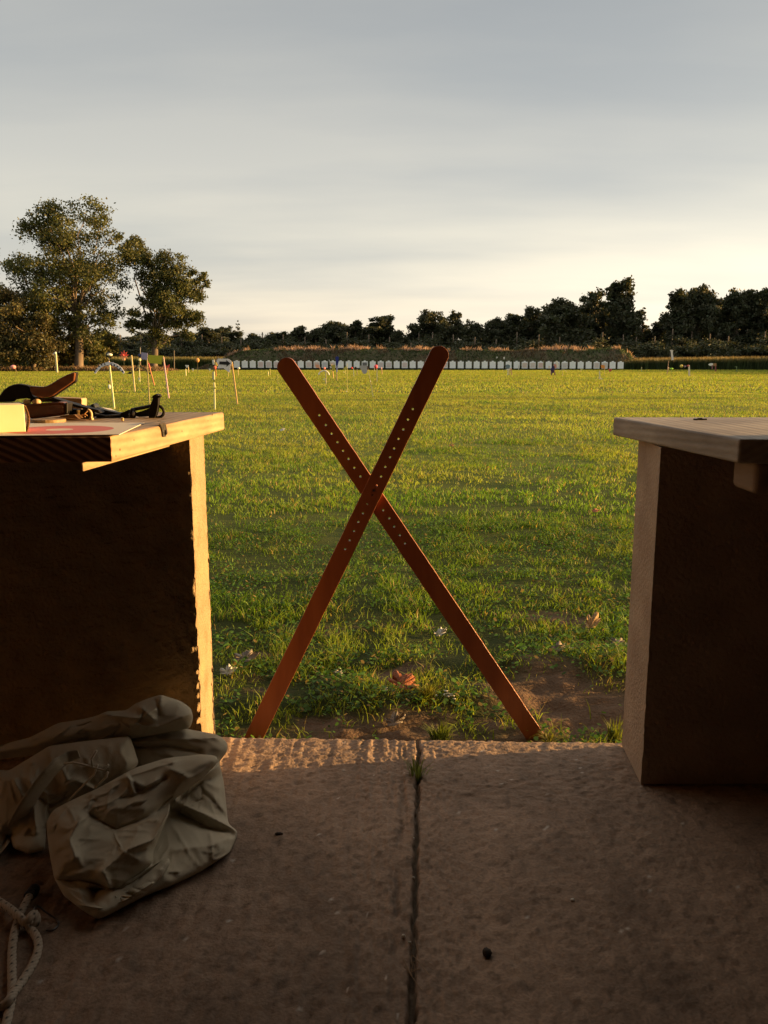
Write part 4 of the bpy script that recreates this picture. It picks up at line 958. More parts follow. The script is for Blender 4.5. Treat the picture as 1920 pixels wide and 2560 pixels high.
LFG=pm('dry_leaf_grey',(.20,.17,.14),(.33,.29,.25),scale=60,rough=.7,bump=.4)
LFT=pm('dry_leaf_tan',(.42,.27,.13),(.55,.38,.2),scale=60,rough=.7,bump=.4)
LFW=pm('pale_petals',(.40,.40,.35),(.54,.54,.48),scale=90,rough=.7)
def leaf(px,py,size,mat,label,rz,curl=.35,up=.012,cat='leaf',jag=5,seed=0,name='fallen_leaf'):
    r=np.random.default_rng(seed+int(px)); q=gp(px,py,-.04); q[2]=gh(q[0],q[1])+up
    n=40; V=[(0,0,0)];
    for i in range(n):
        a=2*math.pi*i/n; rad=size*(.66+.36*abs(math.cos(a*jag/2.0))**1.3+.10*(r.random()-.5))*(1.12 if abs(math.sin(a/2))<.5 else .9); x,y=rad*math.cos(a),rad*.72*math.sin(a)
        V.append((x,y,curl*(x*x*1.2+y*y*3)/size+.004*r.normal()))
    V=np.array(V); ca,sa=math.cos(rz),math.sin(rz); W=V.copy(); W[:,0]=V[:,0]*ca-V[:,1]*sa; W[:,1]=V[:,0]*sa+V[:,1]*ca
    tilt=.5; W2=W.copy(); W2[:,1]=W[:,1]*math.cos(tilt)-W[:,2]*math.sin(tilt); W2[:,2]=W[:,1]*math.sin(tilt)+W[:,2]*math.cos(tilt)
    b=MB(); top=[w_+q for w_ in W2]; bot=[w_+q-np.array([0,0,.0007]) for w_ in W2]; k=len(top)
    b.add(top+bot,[(0,1+i,1+(i+1)%n) for i in range(n)]+[(k,k+1+(i+1)%n,k+1+i) for i in range(n)]+[(1+i,k+1+i,k+1+(i+1)%n,1+(i+1)%n) for i in range(n)])
    o=b.build(name,mat,smooth=True,origin=q); tag(o,label,cat); return o
leaf(1005,1722,.052,LFR,'large red brown fallen leaf on the soil between the shooting sticks',-.5,up=.022)
leaf(568,1678,.030,LFW,'pale rounded leaf beside the lit end of the left pedestal',.2,cat='leaf',seed=2)
leaf(612,1640,.045,LFG,'curled grey leaf in the grass left of the left stick',.1,up=.02,seed=3)
leaf(985,1800,.032,LFG,'grey crumpled leaf on the soil near the concrete edge',.4,seed=4)
leaf(1478,1556,.042,LFT,'tan upturned leaf in the grass near the right bench',1.0,curl=.8,up=.03,seed=5)
leaf(1100,1560,.028,LFW,'pale leaf half hidden behind the right hand stick',.6,seed=6)
leaf(1545,1592,.034,LFG,'grey leaf in the grass against the right pedestal',-.4,seed=7)
leaf(1395,1618,.030,LFG,'small grey leaf at the upper rim of the bare hollow',.3,seed=8)
leaf(1487,1268,.03,LFR,'brown leaf far out on the lawn right of the sticks',.3,up=.03,seed=9)
leaf(1128,1112,.035,LFR,'brown leaf lying on the smooth part of the lawn',.3,up=.03,seed=10)
leaf(705,1072,.045,LFW,'white scrap on the lawn right of the left bench',.3,up=.03,seed=11,cat='scrap',name='paper_scrap')
def petals(px,py,label,seed,s=.006,n=16,spread=.03):
    r=np.random.default_rng(seed); q=gp(px,py,-.04); q[2]=gh(q[0],q[1])+.012; b=MB()
    for i in range(n): b.ball(q+np.array([r.normal()*spread*.6,r.normal()*spread*.35,abs(r.normal())*.006]),(s*(.5+r.random()),s*(.4+r.random()*.6),s*.4),6,4)
    o=b.build('flower_scraps',LFW,smooth=True,origin=q); tag(o,label,'flower scraps')
petals(1118,1745,'cluster of white flower scraps right of the red brown leaf',1,n=22)
petals(838,1669,'small white scraps in the grass between the sticks left of the red brown leaf',2,n=12,s=.005)
petals(962,1737,'tiny pale scraps just below the red brown leaf',3,n=9,s=.004,spread=.02)
petals(1430,1622,'white speck scraps in the dark rim of the hollow',4,n=6,s=.004,spread=.025)
PEB=pm('pebble_dark',(.03,.022,.018),(.06,.045,.035),scale=80,rough=.8); PEW=pm('pebble_white',(.6,.57,.5),(.7,.66,.6),scale=80,rough=.5)
def peb(px,py,r,mat,label,z=.0):
    q=gp(px,py,z); b=MB(); b.ball(q+(0,0,r[2]*.7),r,9,6); rs=np.random.default_rng(int(px)); b.v=[tuple(np.array(v)+rs.normal(size=3)*r[2]*.12) for v in b.v]
    o=b.build('pebble',mat,smooth=True); tag(o,label,'pebble')
peb(697,2088,(.009,.004,.004),PEB,'small dark pebble on the concrete right of the bag')
peb(1217,2387,(.008,.009,.006),PEB,'rounded dark pebble on the right slab near the bottom')
peb(1033,2099,(.0035,.003,.003),PEW,'white pebble in the upper part of the concrete joint',-.004)
peb(1033,2198,(.0035,.003,.003),PEW,'white pebble midway down the concrete joint',-.004)
peb(1009,2343,(.0035,.003,.003),PEW,'white pebble at the left rim of the concrete joint',.0)
peb(1024,2360,(.003,.003,.003),PEW,'white pebble lowest in the concrete joint',-.004)
peb(1431,2251,(.004,.003,.002),PEW,'pale flat chip on the right slab')
rt=np.random.default_rng(4)
rv=gp(1026,2420,-.004); b=MB()
for i in range(7):
    a=rv+rt.normal(size=3)*(.008,.02,.002); b.tube(catmull([a,a+rt.normal(size=3)*(.010,.02,.003)+(0,.01,.004),a+rt.normal(size=3)*(.012,.03,.004)+(0,.02,.006)],5),.0006,5)
o=b.build('dry_roots',pm('dry_root',(.22,.15,.09),(.3,.2,.12),rough=.8),origin=rv); tag(o,'tangle of dry root threads in the lower part of the concrete joint','roots')

# ================================================================= TARGET ROW
YT=95.4
BRD=pm('target_board',(.72,.76,.80),(.80,.84,.88),scale=2.5,rough=.85)
DRK=pm('target_rail_paint',(.018,.024,.018),(.03,.036,.026),scale=2,rough=.9)
def tz(i): return .11-.11*i/48
tgt=empty('shooting_target',(0,YT,FZ))
b=MB(); w2,h0,h1=.335,.15,.89
b.prism([(-w2,YT,FZ+h0),(w2,YT,FZ+h0),(w2,YT,FZ+h1),(.12,YT,FZ+h1),(.12,YT,FZ+h1+.10),(-.12,YT,FZ+h1+.10),(-.12,YT,FZ+h1),(-w2,YT,FZ+h1)],(0,.03,0)); b.build('board',BRD,tgt)
for s in(-1,1):
    b=MB(); b.box((s*.25,YT+.06,FZ+.40),(.05,.05,.98)); b.build('leg',DRK,tgt)
PT={3:('pink',(.62,.36,.36)),4:('pink',(.58,.40,.42)),5:('pink',(.58,.36,.38)),9:('pink',(.60,.42,.44)),10:('orange',(.66,.32,.20)),11:('blue',(.30,.34,.44)),12:('orange',(.62,.38,.28)),16:('dark',(.16,.16,.17)),18:('pink',(.55,.40,.44)),19:('pink',(.55,.42,.46)),21:('pink',(.60,.40,.42)),26:('pink',(.58,.44,.44)),36:('orange',(.56,.36,.26)),37:('pink',(.60,.46,.40)),38:('orange',(.60,.28,.20)),40:('pink',(.52,.46,.46)),41:('pink',(.50,.46,.46)),45:('orange',(.54,.42,.40)),46:('orange',(.50,.40,.38))}
for i in range(49):
    px=592+i*(959.5/48); q=yp(px,915,YT)
    if i==0: r=tgt
    else:
        r=tgt.copy(); COL.objects.link(r)
        for ch in list(tgt.children):
            if ch.name.startswith('sheet'): continue
            c=ch.copy(); COL.objects.link(c); c.parent=r
    r.location=(q[0],YT,FZ+tz(i)); r.rotation_euler=(0,0,((i*37)%7-3)*.012)
    if i in PT:
        nm,c=PT[i]; b=MB(); b.v=[];
        b.prism([(q[0]-.26,YT-.004,FZ+tz(i)+.24),(q[0]+.26,YT-.004,FZ+tz(i)+.24),(q[0]+.26,YT-.004,FZ+tz(i)+.78),(q[0]-.26,YT-.004,FZ+tz(i)+.78)],(0,-.012,0)); b.build('sheet',paint(tuple(.45*q+.40 for q in c) if nm!='dark' else c,.9),r)
        tag(r,{'pink':'pale target frame with a pinkish paper sheet in the long row before the berm','orange':'pale target frame with an orange tinted paper sheet in the long row before the berm','blue':'pale target frame with a bluish paper sheet above the white hooped flag','dark':'pale target frame with a dark sheet beside the grey triangular sign'}[nm],'target frame','target frames before the berm')
    else: tag(r,'plain pale target frame in the long row before the berm','target frame','target frames before the berm')
xa,xb=yp(583,915,YT)[0],yp(1562,915,YT)[0]
b=MB(); b.prism([(xa,YT+.15,FZ-.1),(xb,YT+.15,FZ-.1),(xb,YT+.15,FZ+.20),(xa,YT+.15,FZ+.30)],(0,.05,0)); b.prism([(xa,YT+.15,FZ+.42),(xb,YT+.15,FZ+.34),(xb,YT+.15,FZ+.44),(xa,YT+.15,FZ+.52)],(0,.05,0)); o=b.build('target_rail',DRK); tag(o,'long dark timber rail running behind the row of target frames','rail')

# ================================================================= WIND FLAGS, STAKES AND SIGNS
def depth(py): return float(gp(960,py,FZ)[1])
class Flag:
    def __init__(s,name,base,label,cat='wind flag',group='wind flags on the lawn',Y=None):
        s.Y=Y or depth(base[1]); q=yp(base[0],base[1],s.Y); s.loc=np.array([q[0],s.Y,float(FZ)]); s.root=empty(name,s.loc,label,cat,group); s.mpp=s.Y/F
    def P(s,x,y,dy=0): q=yp(x,y,s.Y); return q+np.array([0,dy,0])
    def pole(s,x0,y0,x1,y1,w,c,name='pole',dy=0,sharp=False):
        a,b_=s.P(x0,y0,dy),s.P(x1,y1,dy); h=w*s.mpp/2; m_=MB(); d=b_-a
        if a[2]<FZ+.25 and name=='pole': a=a-d/np.linalg.norm(d)*.15
        m_.tube([a,a+(b_-a)*.5,b_],[h*1.1,h*1.1,h*1.0],4 if w>2 else 6,up=(1,-1,0) if w>2 else None); m_.build(name,paint(c,.7),s.root); return s
    def panel(s,pts,c,name='panel',t=.02,dy=0):
        m_=MB(); m_.prism([s.P(x,y,dy) for x,y in pts],(0,t,0)); m_.build(name,paint(c,.7),s.root); return s
    def ball(s,x,y,rx,ry,c,name='ball',dy=0,rd=None):
        m_=MB(); m_.ball(s.P(x,y,dy),(rx*s.mpp,(rd or rx)*s.mpp,ry*s.mpp),10,8); m_.build(name,paint(c,.6),s.root,smooth=True); return s
    def arc(s,pts,w,c,name='arc',t=.015,dy=0):
        P=catmull([s.P(x,y,dy) for x,y in pts],6); m_=MB(); m_.tube(P,w*s.mpp/2,8,flat=1.0); m_.build(name,paint(c,.6),s.root,smooth=True); return s
YEL=(.80,.76,.40); WHT=(.72,.70,.62); TAN=(.68,.54,.28); ORG=(.70,.26,.08); PNK=(.82,.50,.48); RED=(.62,.06,.05); BLK=(.012,.012,.012); GRY=(.36,.34,.35); DBL=(.03,.05,.20)
f=Flag('wind_flag',(285.5,1019),'tall pale stake carrying a grey arch with black dashes and a black and white spinner')
f.pole(285.5,1019,273.2,906,4.2,YEL).pole(273.2,916,272.2,903,4.6,(.66,.50,.44),'collar',-.004)
op=[(236,932),(243,920),(253,911),(264,906.5),(273,905),(283,906),(294,910.5),(305,919),(313,931)]; ip=[(309,934.5),(301,925),(292,918),(282,913.5),(273,912.5),(264,914),(255,918),(247,926),(240,934)]
f.panel(op+ip,(.66,.64,.68),'arch',.015,-.03)
m_=MB()
for (x,y,a) in((236.8+1,928,-.9),(242.5,921,-.8),(248.5,915.5,-.6),(255.5,911.7,-.4),(263,910,-.2),(279,910.5,.2),(287,912.8,.4),(294,916.5,.6),(301,921.8,.75),(307,928.5,.9)):
    c_=f.P(x,y,-.034); r=f.mpp*1.4; ca,sa=math.cos(a),math.sin(a)
    m_.prism([c_+np.array([u*ca-v*sa,0,-(u*sa+v*ca)]) for u,v in((-r,-r*1.7),(r*1.1,-r*1.2),(r,r*1.7),(-r*1.1,r*1.3))],(0,-.003,0))
m_.build('dash_marks',paint(BLK),f.root)
f.pole(273,904,272.5,890,1.0,GRY,'spindle').ball(271.5,886.8,7.6,6.5,BLK,'spinner').ball(276.5,887,7.0,3.4,(.8,.76,.6),'spinner_face',-.06).panel([(268,892),(280,892),(274.5,897)],(.03,.02,.015),'vane',.02)
f.ball(274.6,967,3.2,6,WHT,'tag',-.03).ball(273,954.5,2.2,3,(.10,.08,.05),'knot',-.02)
f=Flag('wind_flag',(310,956),'red flower shaped pinwheel with an orange lower petal above the far grass')
f.pole(310,956,310,894,.7,(.12,.12,.06))
for k in range(9):
    a=2*math.pi*k/9+.15; c_=(310+12.5*math.cos(a)*.95,889-12.5*math.sin(a)); n_=(-math.sin(a)*2.2,-math.cos(a)*2.2)
    col=(.66,.10,.07) if math.sin(a)>-.3 else (.80,.34,.16)
    f.panel([(310,889),((310*.45+c_[0]*.55)+n_[0],(889*.45+c_[1]*.55)+n_[1]),c_,((310*.45+c_[0]*.55)-n_[0],(889*.45+c_[1]*.55)-n_[1])],col,'petal',.02,-.01*k)
f.ball(310.5,898,3.8,3.6,(.85,.48,.24),'hub',-.08,1).ball(309.5,888,2.4,2.4,(.72,.10,.07),'hub',-.1)
f=Flag('wooden_stake',(337,979),'plain pale wooden stake between the red pinwheel and the striped vane','stake'); f.pole(337,979,328.5,888,3.8,TAN)
f=Flag('wind_flag',(349.5,954),'yellow striped vane with two drooping black banded arms and a ball on top')
f.pole(349.5,954,347.5,905,2.2,YEL).ball(349,899.5,3.8,3.6,(.78,.70,.36),'ball').pole(349,912,349,904,3.4,(.14,.10,.04),'collar',-.02).ball(350,893,1.8,2,BLK,'tip')
f.panel([(317,934.5),(324,929),(330,930.5),(328,935)],BLK,'blade_tip'); f.panel([(371,931),(376,932),(377.5,936.5),(373,935)],BLK,'blade_tip')
f.panel([(329,929),(346.8,911),(364,922),(372,932),(368,931),(360,925.5),(347,917),(333,930.5)],(.30,.20,.07),'arm',.015)
m_=MB()
for k in range(6):
    x,y=351+k*4.0,914+k*2.9; c_=f.P(x,y,-.006); r=f.mpp; m_.prism([c_+np.array([u*r,0,v*r]) for u,v in((-.9,2.2),(.9,1.4),(1.2,-3.2),(-.6,-2.4))],(0,-.004,0))
    x,y=342-k*2.6,917.5+k*2.3; c_=f.P(x,y,-.006); m_.prism([c_+np.array([u*r,0,v*r]) for u,v in((-.8,1.4),(.6,2.2),(.4,-2.4),(-1.0,-2.8))],(0,-.004,0))
m_.build('bands',paint(BLK),f.root)
f.panel([(345,943),(348,946),(351.5,943),(350.5,949),(349,953),(346.5,949)],(.80,.74,.46),'tail',.02,-.03).ball(347,941.5,1.5,1.8,(.2,.14,.05),'knot',-.03)
f=Flag('wind_flag',(373.8,1008),'square mauve grey panel on a thin tan stake with a dark blue corner')
f.pole(373.8,1008,366.5,884,2.8,(.44,.36,.16)).panel([(354,881),(369.5,882.5),(368.5,900),(353,897.5)],(.30,.27,.40),'panel',.012,-.02).ball(349.5,889,4.2,4.6,(.02,.03,.10),'corner_tuft',-.01).pole(351,882,350.6,871,1.2,GRY,'rod')
f=Flag('wind_flag',(422,995.5),'olive green rectangular panel on a pink leaning pole')
f.pole(422,995.5,408.5,893,3.8,PNK).panel([(370.5,887),(406,889.5),(404,911),(371.5,907)],(.42,.40,.03),'panel',.012,-.02).pole(409,905,407,890,3.9,(.44,.40,.10),'upper_pole',-.003)
f=Flag('wooden_stake',(386,964),'orange leaning stake in front of the mauve panel','stake'); f.pole(386,964,369.5,904.5,3.2,(.66,.27,.12)).pole(374.5,922,369.3,904,4.2,(.62,.16,.12),'red_cap',-.004)
f=Flag('wind_flag',(536.8,1021),'cream pole with black bands and a yellow black spinner left of the arrow sign')
f.pole(536.8,1021,536,972,4.6,YEL).pole(536,968.6,535.4,956,4.8,YEL,'middle_section').pole(535.4,949,534.6,929,4.4,YEL,'upper_section').pole(536,972,536,968.5,2.0,BLK,'band').pole(535.4,956,534.8,949,2.0,BLK,'band').pole(534.6,932,534,899,1.8,BLK,'spindle')
f.panel([(531,900),(536.5,899),(537,911),(533,912)],WHT,'tag',.02,-.04).panel([(538.5,905),(542.5,906.5),(544.5,914),(541.5,916.5),(538,911)],(.75,.56,.16),'blade',.02,-.05).panel([(536.5,902),(541,904),(546,912),(544,918),(540,914)],BLK,'blade',.02,-.02).panel([(522,911.5),(538,907),(538,914)],BLK,'blade',.02,-.01).ball(535,905,2.8,3,(.05,.04,.03),'hub').panel([(530.5,930),(533,929),(533,948),(530.5,949)],(.56,.48,.26),'strip',.02,-.01)
f=Flag('wind_flag',(540.5,941),'orange stake with a red ball behind the cream banded pole'); f.pole(540.5,941,538.5,921,2.6,ORG).ball(537,918.5,4.4,4.4,(.60,.13,.09),'ball').panel([(541,916),(544,912),(545,918),(542,921)],(.08,.03,.02),'vane')
f=Flag('arrow_sign',(592.8,1008.5),'pale sign with a black arrow pointing right on a leaning tan stake','sign')
f.pole(592.8,1008.5,579.4,905,4.6,(.66,.44,.18)).panel([(543,900),(546,896.6),(570,896.8),(577,900),(581.5,907),(577,914.5),(575.5,931.5),(570,928.5),(559.5,920),(545,921),(541.5,910)],(.66,.63,.62),'panel',.012,-.05).panel([(549.5,903.5),(567,904),(566,900),(577.8,908.2),(567,917),(567.5,912),(549,911)],BLK,'arrow',.004,-.056)
for (x,y,xt,yt,w,c,lab,extra) in [
 (143,931.5,139,880,4.6,(.66,.60,.36),'broad whitish post standing alone before the left trees',('ball',138.8,883,3.0,3.2,WHT)),
 (43.5,935,37,921,.9,(.30,.24,.10),'tilted stem with a pink and white windsock near the left edge',('ball',33.5,917.5,6.5,5,(.70,.28,.26))),
 (465,939.5,464.3,922,2.0,YEL,'small yellowish peg flag with a white cap left of the berm end',('panel',[(463,912.5),(472,913),(471,918),(466,919.5)],WHT)),
 (471.5,931,471,918,1.8,TAN,'short tan peg close beside the white capped peg',None),
 (494,934,494,905,.7,(.10,.08,.04),'orange ball on a thin wire in front of the left end of the berm',('ball',494,900.5,4.6,5.4,(.62,.30,.10))),
 (482.5,929,482.2,925,.9,TAN,'small white triangle peg left of the banded pole',('panel',[(479,921.5),(485,921.5),(483,928)],WHT)),
 (524.5,929,524.2,925,.9,TAN,'small white scrap flag just left of the banded pole',('panel',[(522,921),(526,922),(525.5,928),(523,926)],WHT)),
 (419,935,419,919,1.0,ORG,'small red pennant low beside the pink pole',('panel',[(412,917),(424,911),(422,919),(415,920)],(.60,.10,.07))),
 (570,941.5,570.2,928,2.6,(.50,.44,.14),'short olive peg under the arrow sign',('ball',569.5,925.5,2,2.4,YEL)),
 (595.4,937,595.2,923,1.2,TAN,'thin peg with a white cap right of the arrow sign',('ball',597,920.6,3.4,2.6,WHT)),
 (555,921.8,555,921,.9,TAN,'white button on a short wire below the arrow sign edge',('ball',554,920.5,3.2,1.9,(.8,.74,.6))),
 (670.6,938.5,670.5,929,1.8,YEL,'pale yellow peg, left of two close pegs left of the sticks',None),
 (675.4,937,674.6,922,2.6,(.62,.52,.16),'mustard peg, right of two close pegs left of the sticks',None),
 (694.8,960,694.2,936,.9,(.40,.38,.14),'hair thin pale rod touching the left hand stick head',None),
 (800.5,929,799.5,918,2.6,(.66,.34,.16),'orange stake carrying an orange panel before the targets',('panel',[(788,911),(799,912),(798,920),(790,919)],(.70,.34,.22))),
 (833.8,944.5,829,911,2.0,(.66,.42,.18),'slanted orange stake left of the blue feather',('panel',[(828,914),(838,911),(838,926),(832,928)],(.42,.36,.06))),
 (868,979,868,908,1.0,(.46,.42,.14),'very thin tall rod with a white foot in the middle of the lawn',('ball',866.8,979,1.8,1.6,WHT)),
 (863.8,934,863.8,921,.8,TAN,'mustard triangle flag left of the thin tall rod',('panel',[(858,922),(866,914),(867,923),(860,925)],(.50,.44,.10))),
 (884.6,941,883.6,921,2.4,YEL,'short cream stake with a red dot right of the thin tall rod',('ball',879.5,920,2.4,2.6,RED)),
 (892.8,938.5,892.6,923,2.2,(.66,.46,.26),'orange cream stake with a white patch and black oval',('ball',889,918.5,3.2,1.6,BLK)),
 (859.4,932,859.4,929,1.0,TAN,'tiny yellow dot peg left of the mustard triangle flag',('ball',859.4,930.4,1.3,1.4,YEL)),
 (921,931,920.4,924,1.2,(.50,.22,.16),'thin dark red peg at the right edge of the grey triangular sign',('panel',[(917.5,915),(922,917),(921,926),(918.5,925)],(.10,.05,.04))),
 (936,929,935.8,920,1.1,(.45,.40,.26),'thin pale peg left of the red topped white post',None),
 (955,935,954.2,922,1.4,(.60,.30,.22),'reddish peg right of the red topped white post',('ball',953.5,920.5,1.8,2.6,(.66,.42,.42))),
 (942.8,953.5,942.4,921,3.0,(.74,.62,.34),'whitish post with a red flower on top before the targets',('ball',939.8,916.4,4.6,4.8,(.78,.10,.14))),
 (1358.7,926,1358.5,902,1.2,(.10,.16,.10),'thin dark green rod in front of the right half of the targets',None),
 (1296.4,925,1296,909,2.4,(.60,.56,.50),'narrow white vertical flag before the right half of the targets',('panel',[(1291,911),(1294.5,910),(1294,920),(1291.5,921)],(.05,.06,.07))),
 (1452,929,1452,923,1.4,(.56,.50,.22),'tiny pale forked peg in front of the right hand targets',('panel',[(1449.5,921.5),(1458,922),(1453.5,926)],(.56,.52,.22))),
 (1511,941,1511,921,1.0,(.45,.36,.14),'orange panel on a thin rod in front of the right hand targets',('panel',[(1502,912.5),(1507,912),(1512,914),(1511.5,921.5),(1503,920.5)],(.72,.28,.06))),
 (1524,932,1524,926,1.2,(.5,.3,.2),'red heart shaped flag low before the last targets',('panel',[(1520,921.5),(1525,923),(1530.5,921.5),(1528,928),(1523.5,929.5)],(.55,.10,.06))),
 (1603.8,929,1603.6,918,1.8,(.34,.36,.20),'small greenish peg right of the end of the target row',None),
 (1841.8,929,1841.4,916,2.2,(.16,.22,.10),'dark green short peg at the far right of the lawn',('panel',[(1835,917),(1843,915.5),(1842,918.5)],(.14,.18,.08))),
 ]:
    f=Flag('wind_flag' if extra else 'wooden_stake',(x,y),lab,'wind flag' if extra else 'stake'); f.pole(x,y,xt,yt,w,c)
    if extra: (f.ball(*extra[1:6],'head',-.03) if extra[0]=='ball' else f.panel(extra[1],extra[2],'panel',.02,-.03))
f=Flag('wind_flag',(814.9,959),'white hooped arch on a cream post with a pink head before the targets'); f.pole(814.9,959,814.2,925,3.2,(.74,.64,.36)).arc([(797,936),(799.5,931.5),(805,928),(811,927),(817,928.5),(821,932.5),(822.6,936)],3.0,(.80,.74,.58),'arch',dy=-.02).ball(797.5,935.5,2.2,2.2,(.8,.74,.55),'arch_tip',-.03).ball(822,935.5,2.2,2.4,(.8,.74,.55),'arch_tip',-.03).ball(811,920.8,2.8,3.2,(.75,.25,.22),'head').panel([(809,946),(811.3,946),(810.5,951),(808.5,950)],WHT,'tail').pole(814.6,943.5,814.4,942,3.6,(.2,.12,.06),'band',-.004)
f=Flag('wind_flag',(842.2,950.5),'dark blue upright feather flag on a pale orange stake'); f.pole(842.2,950.5,841.4,915,2.6,(.66,.46,.26)).panel([(838,894),(842,890.5),(847,892.5),(846.5,905),(843.5,917),(840.5,914),(840.5,905)],(.02,.03,.20),'feather',.02,-.02).pole(842.6,930,842,914,3.0,(.30,.34,.62),'sleeve',-.004)
f=Flag('wind_flag',(826,937),'grey tilted feather with a black cross bar above the targets'); f.pole(826,937,825,905,.8,(.10,.12,.10)).panel([(821,899),(824,899),(826.6,907),(824.6,909)],(.42,.43,.42),'feather').panel([(819.5,912.8),(827.5,912.4),(827,915),(819.5,915.5)],BLK,'bar').panel([(820,917),(826,920),(826,925),(821,922)],(.04,.04,.04),'vane')
f=Flag('wind_flag',(932.5,992),'grey downward tapering sign hung from a pale leaning stake'); f.pole(932.5,992,927.4,960,3.0,(.62,.58,.24)).pole(927.4,960,919.5,921,.9,(.26,.25,.22),'upper_rod').panel([(898.5,913.6),(917.5,913.6),(918.2,930.5),(913,934.8),(907,933.6),(903,924),(898.6,919)],(.38,.37,.37),'panel',.012,-.02).ball(926,953,1.0,1.2,WHT,'knot')
# right hand part
for x in (1241.7,1260):
    Yb=99.0; q=yp(x,903,Yb); zb=float(berm_h(np.array([q[0]]),np.array([Yb]))[0])+FZ-.1
    b=MB(); zt=yp(x,892,Yb)[2]; b.box((q[0],Yb,(zb+zt)/2),(.06,.05,zt-zb)); 
    r=empty('marker_post',(q[0],Yb,zb),'white marker board on a post on the berm, %s of the two'%('left' if x<1250 else 'right'),'marker post','white markers on the berm'); b.build('post',paint((.05,.05,.04)),r)
    b=MB(); z0=yp(x,902,Yb)[2]; b.prism([(q[0]-.09,Yb-.03,z0),(q[0]+.09,Yb-.03,z0),(q[0]+.09,Yb-.03,zt),(q[0]-.09,Yb-.03,zt)],(0,-.02,0)); b.build('board',paint(WHT),r)
f=Flag('wind_flag',(1273,938),'low stand with splayed pale and orange legs and blue grey top near targets'); f.pole(1269.5,938,1270.5,922,2.6,(.78,.70,.58),'leg').pole(1279.5,938.5,1277,921,3.0,(.72,.42,.20),'leg').pole(1273,938,1275,922,1.8,(.70,.46,.26),'leg').panel([(1266,922.5),(1279,921),(1278.5,925),(1267,926)],(.80,.74,.62),'shelf',.05).panel([(1264,912),(1270,911),(1275,913),(1275,919),(1270,922),(1265,920)],(.16,.22,.26),'panel',.02).arc([(1257,934),(1259,927),(1266,923)],.8,(.35,.36,.16),'hoop')
f=Flag('wind_flag',(1383,938),'dark navy and red wind vane with a white streamer in front of the targets'); f.pole(1378.5,938,1380,926,3.6,(.12,.05,.07),'leg').pole(1387.5,938,1384.5,925,2.6,(.34,.12,.10),'leg').panel([(1377.5,922),(1381,915.5),(1386,915),(1387,922),(1386.5,931),(1380,933),(1376.5,926)],(.035,.03,.10),'body',.06).panel([(1389,902.5),(1392,901.5),(1395.5,908),(1396,917),(1393,919),(1391.5,911)],(.78,.74,.64),'streamer',.02).panel([(1384,910),(1391,911),(1391.5,921),(1386,920)],(.60,.26,.22),'panel',.02).panel([(1371.5,914),(1375,915),(1374,921),(1371,920)],(.66,.55,.48),'tag',.02).pole(1377.3,936,1376.9,926,1.6,(.66,.46,.32),'strip')
f=Flag('wind_flag',(1406.5,938),'thin pale hoop with a hanging weight right of the navy vane'); f.pole(1406.5,938,1406.5,936,1.4,(.6,.5,.3)).arc([(1397,932),(1400,926.5),(1406,924),(1412,925),(1416.5,930.5)],.9,(.46,.44,.28),'hoop').pole(1406.5,936,1406.4,924.5,.5,(.3,.3,.2),'wire')
f=Flag('wind_flag',(1501,948.5),'white L shaped vane close to the ground in front of the right hand targets'); f.pole(1499.8,947,1498.8,927,2.8,(.76,.70,.46)).panel([(1497,943.5),(1501,944),(1506.5,946.5),(1505.5,950),(1499,949.5)],(.80,.74,.48),'foot',.08)
f=Flag('wind_flag',(1667.4,935.5),'white feather banner with a black edge on a leaning pole at right'); f.pole(1667.4,935.5,1671.5,902,1.9,(.30,.20,.14)).pole(1671.5,902,1675,880,1.0,(.08,.07,.06),'upper_pole').panel([(1674.5,875.5),(1680,874.5),(1683,876),(1682,882),(1684.5,899.5),(1678.5,900.5),(1677,888),(1676,879)],(.72,.66,.60),'banner',.02).panel([(1674.3,876),(1676.6,879),(1678.4,898),(1676.4,891)],BLK,'leading_edge',.02,-.01)
f=Flag('wind_flag',(1678.5,932),'lime green low vane with a yellow dot beside the banner pole'); f.pole(1678.5,932,1678.5,924,.8,(.3,.4,.1)).ball(1679,921.8,4.2,2.2,(.30,.62,.05),'vane').ball(1671,921,2.0,3,(.72,.52,.28),'dot')
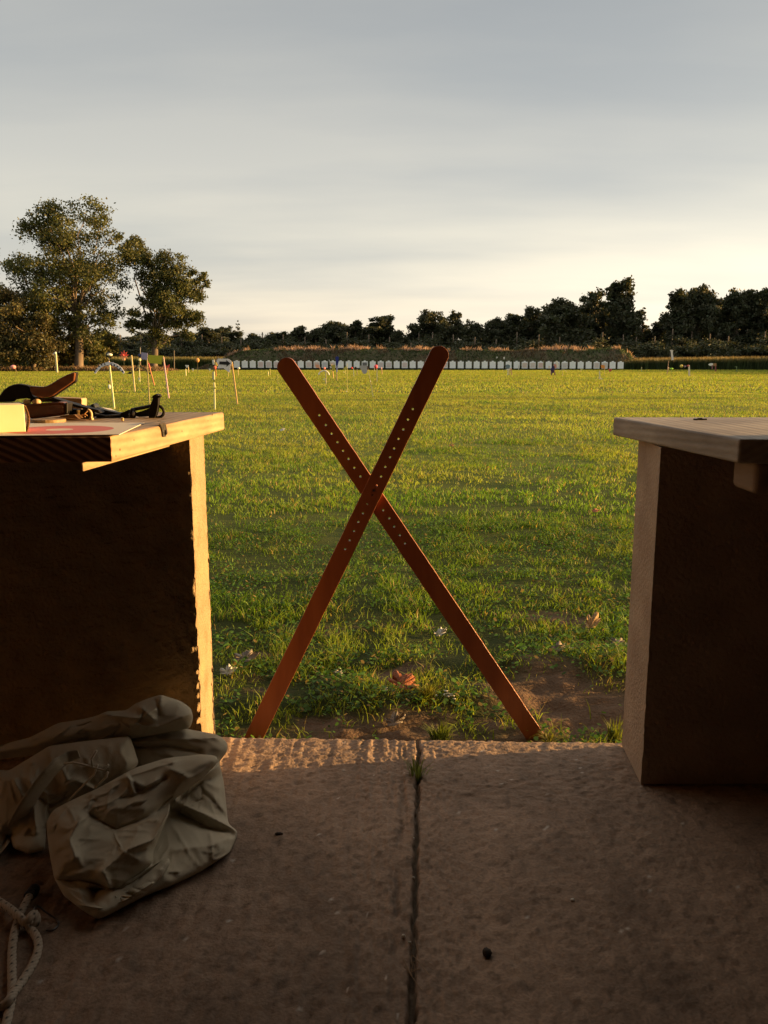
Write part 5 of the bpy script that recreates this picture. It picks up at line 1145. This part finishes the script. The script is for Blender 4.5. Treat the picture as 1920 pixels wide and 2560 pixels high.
f=Flag('wind_flag',(1723,939.5),'cream post with a side arm ending in a yellow ball at right'); f.pole(1723,939.5,1722.6,913,4.6,(.76,.66,.46)).pole(1722,914.5,1704,916,1.6,(.20,.08,.06),'arm').ball(1703.6,915.5,4.2,4.0,(.66,.52,.12),'ball').ball(1712.5,916.4,2.4,2.4,(.34,.24,.28),'bead').ball(1720.5,914.6,2.8,2.6,(.42,.10,.08),'bead')
f=Flag('wind_flag',(1789,929),'white teardrop vane with an orange block on dark red legs at right'); f.pole(1789,929,1788.6,914,3.2,(.28,.10,.08)).pole(1780.5,923,1780.2,913,2.6,(.30,.14,.14),'strut').panel([(1771,911.5),(1775,908.5),(1781.5,907.8),(1783,911),(1781.5,915),(1775,914.8)],(.80,.80,.72),'teardrop',.05).panel([(1783.5,908.5),(1791,908),(1791.5,915),(1784,915.5)],(.36,.20,.08),'block',.08)
# grey posts at the far edge of the lawn on the left
for (x,y0,y1,lab) in((248,922,862,'grey weathered post beside the shrub left of the arch flag'),(435.5,908,876,'thin grey post between the olive panel and the berm'),(350.8,915,868,'grey thin post showing above the mauve panel')):
    Y=96; f=Flag('fence_post',(x,y0),lab,'post','grey posts at the field edge',Y=Y); f.pole(x,926,x-.6,y1,3.2 if x<300 else 2.6,(.25,.21,.17))

# ================================================================= PIECES THAT BELONG TO A PART
def stem(n): return n.split('.')[0]
def under(part,subs):
    for root in [o for o in S.objects if o.parent is None and o.type=='EMPTY']:
        ch=list(root.children); ps=[o for o in ch if stem(o.name)==part]
        if not ps: continue
        for o in ch:
            if stem(o.name) in subs: o.parent=ps[0]
for part,subs in (('tabletop',('torn_tape','nail_head','end_board')),('fore_end',('end_cap','screw')),('cheek_piece',('rubber_edge',)),('frame',('cord_knot','half_ring')),
    ('hand_stop',('rivet','cord_loop')),('strap',('edge_strip','guide_loop')),('arch',('dash_marks','arch_tip')),('arm',('bands',)),('spinner',('spinner_face',)),
    ('panel',('arrow','corner_tuft')),('feather',('sleeve',)),('banner',('leading_edge',)),('board',('sheet',))): under(part,subs)
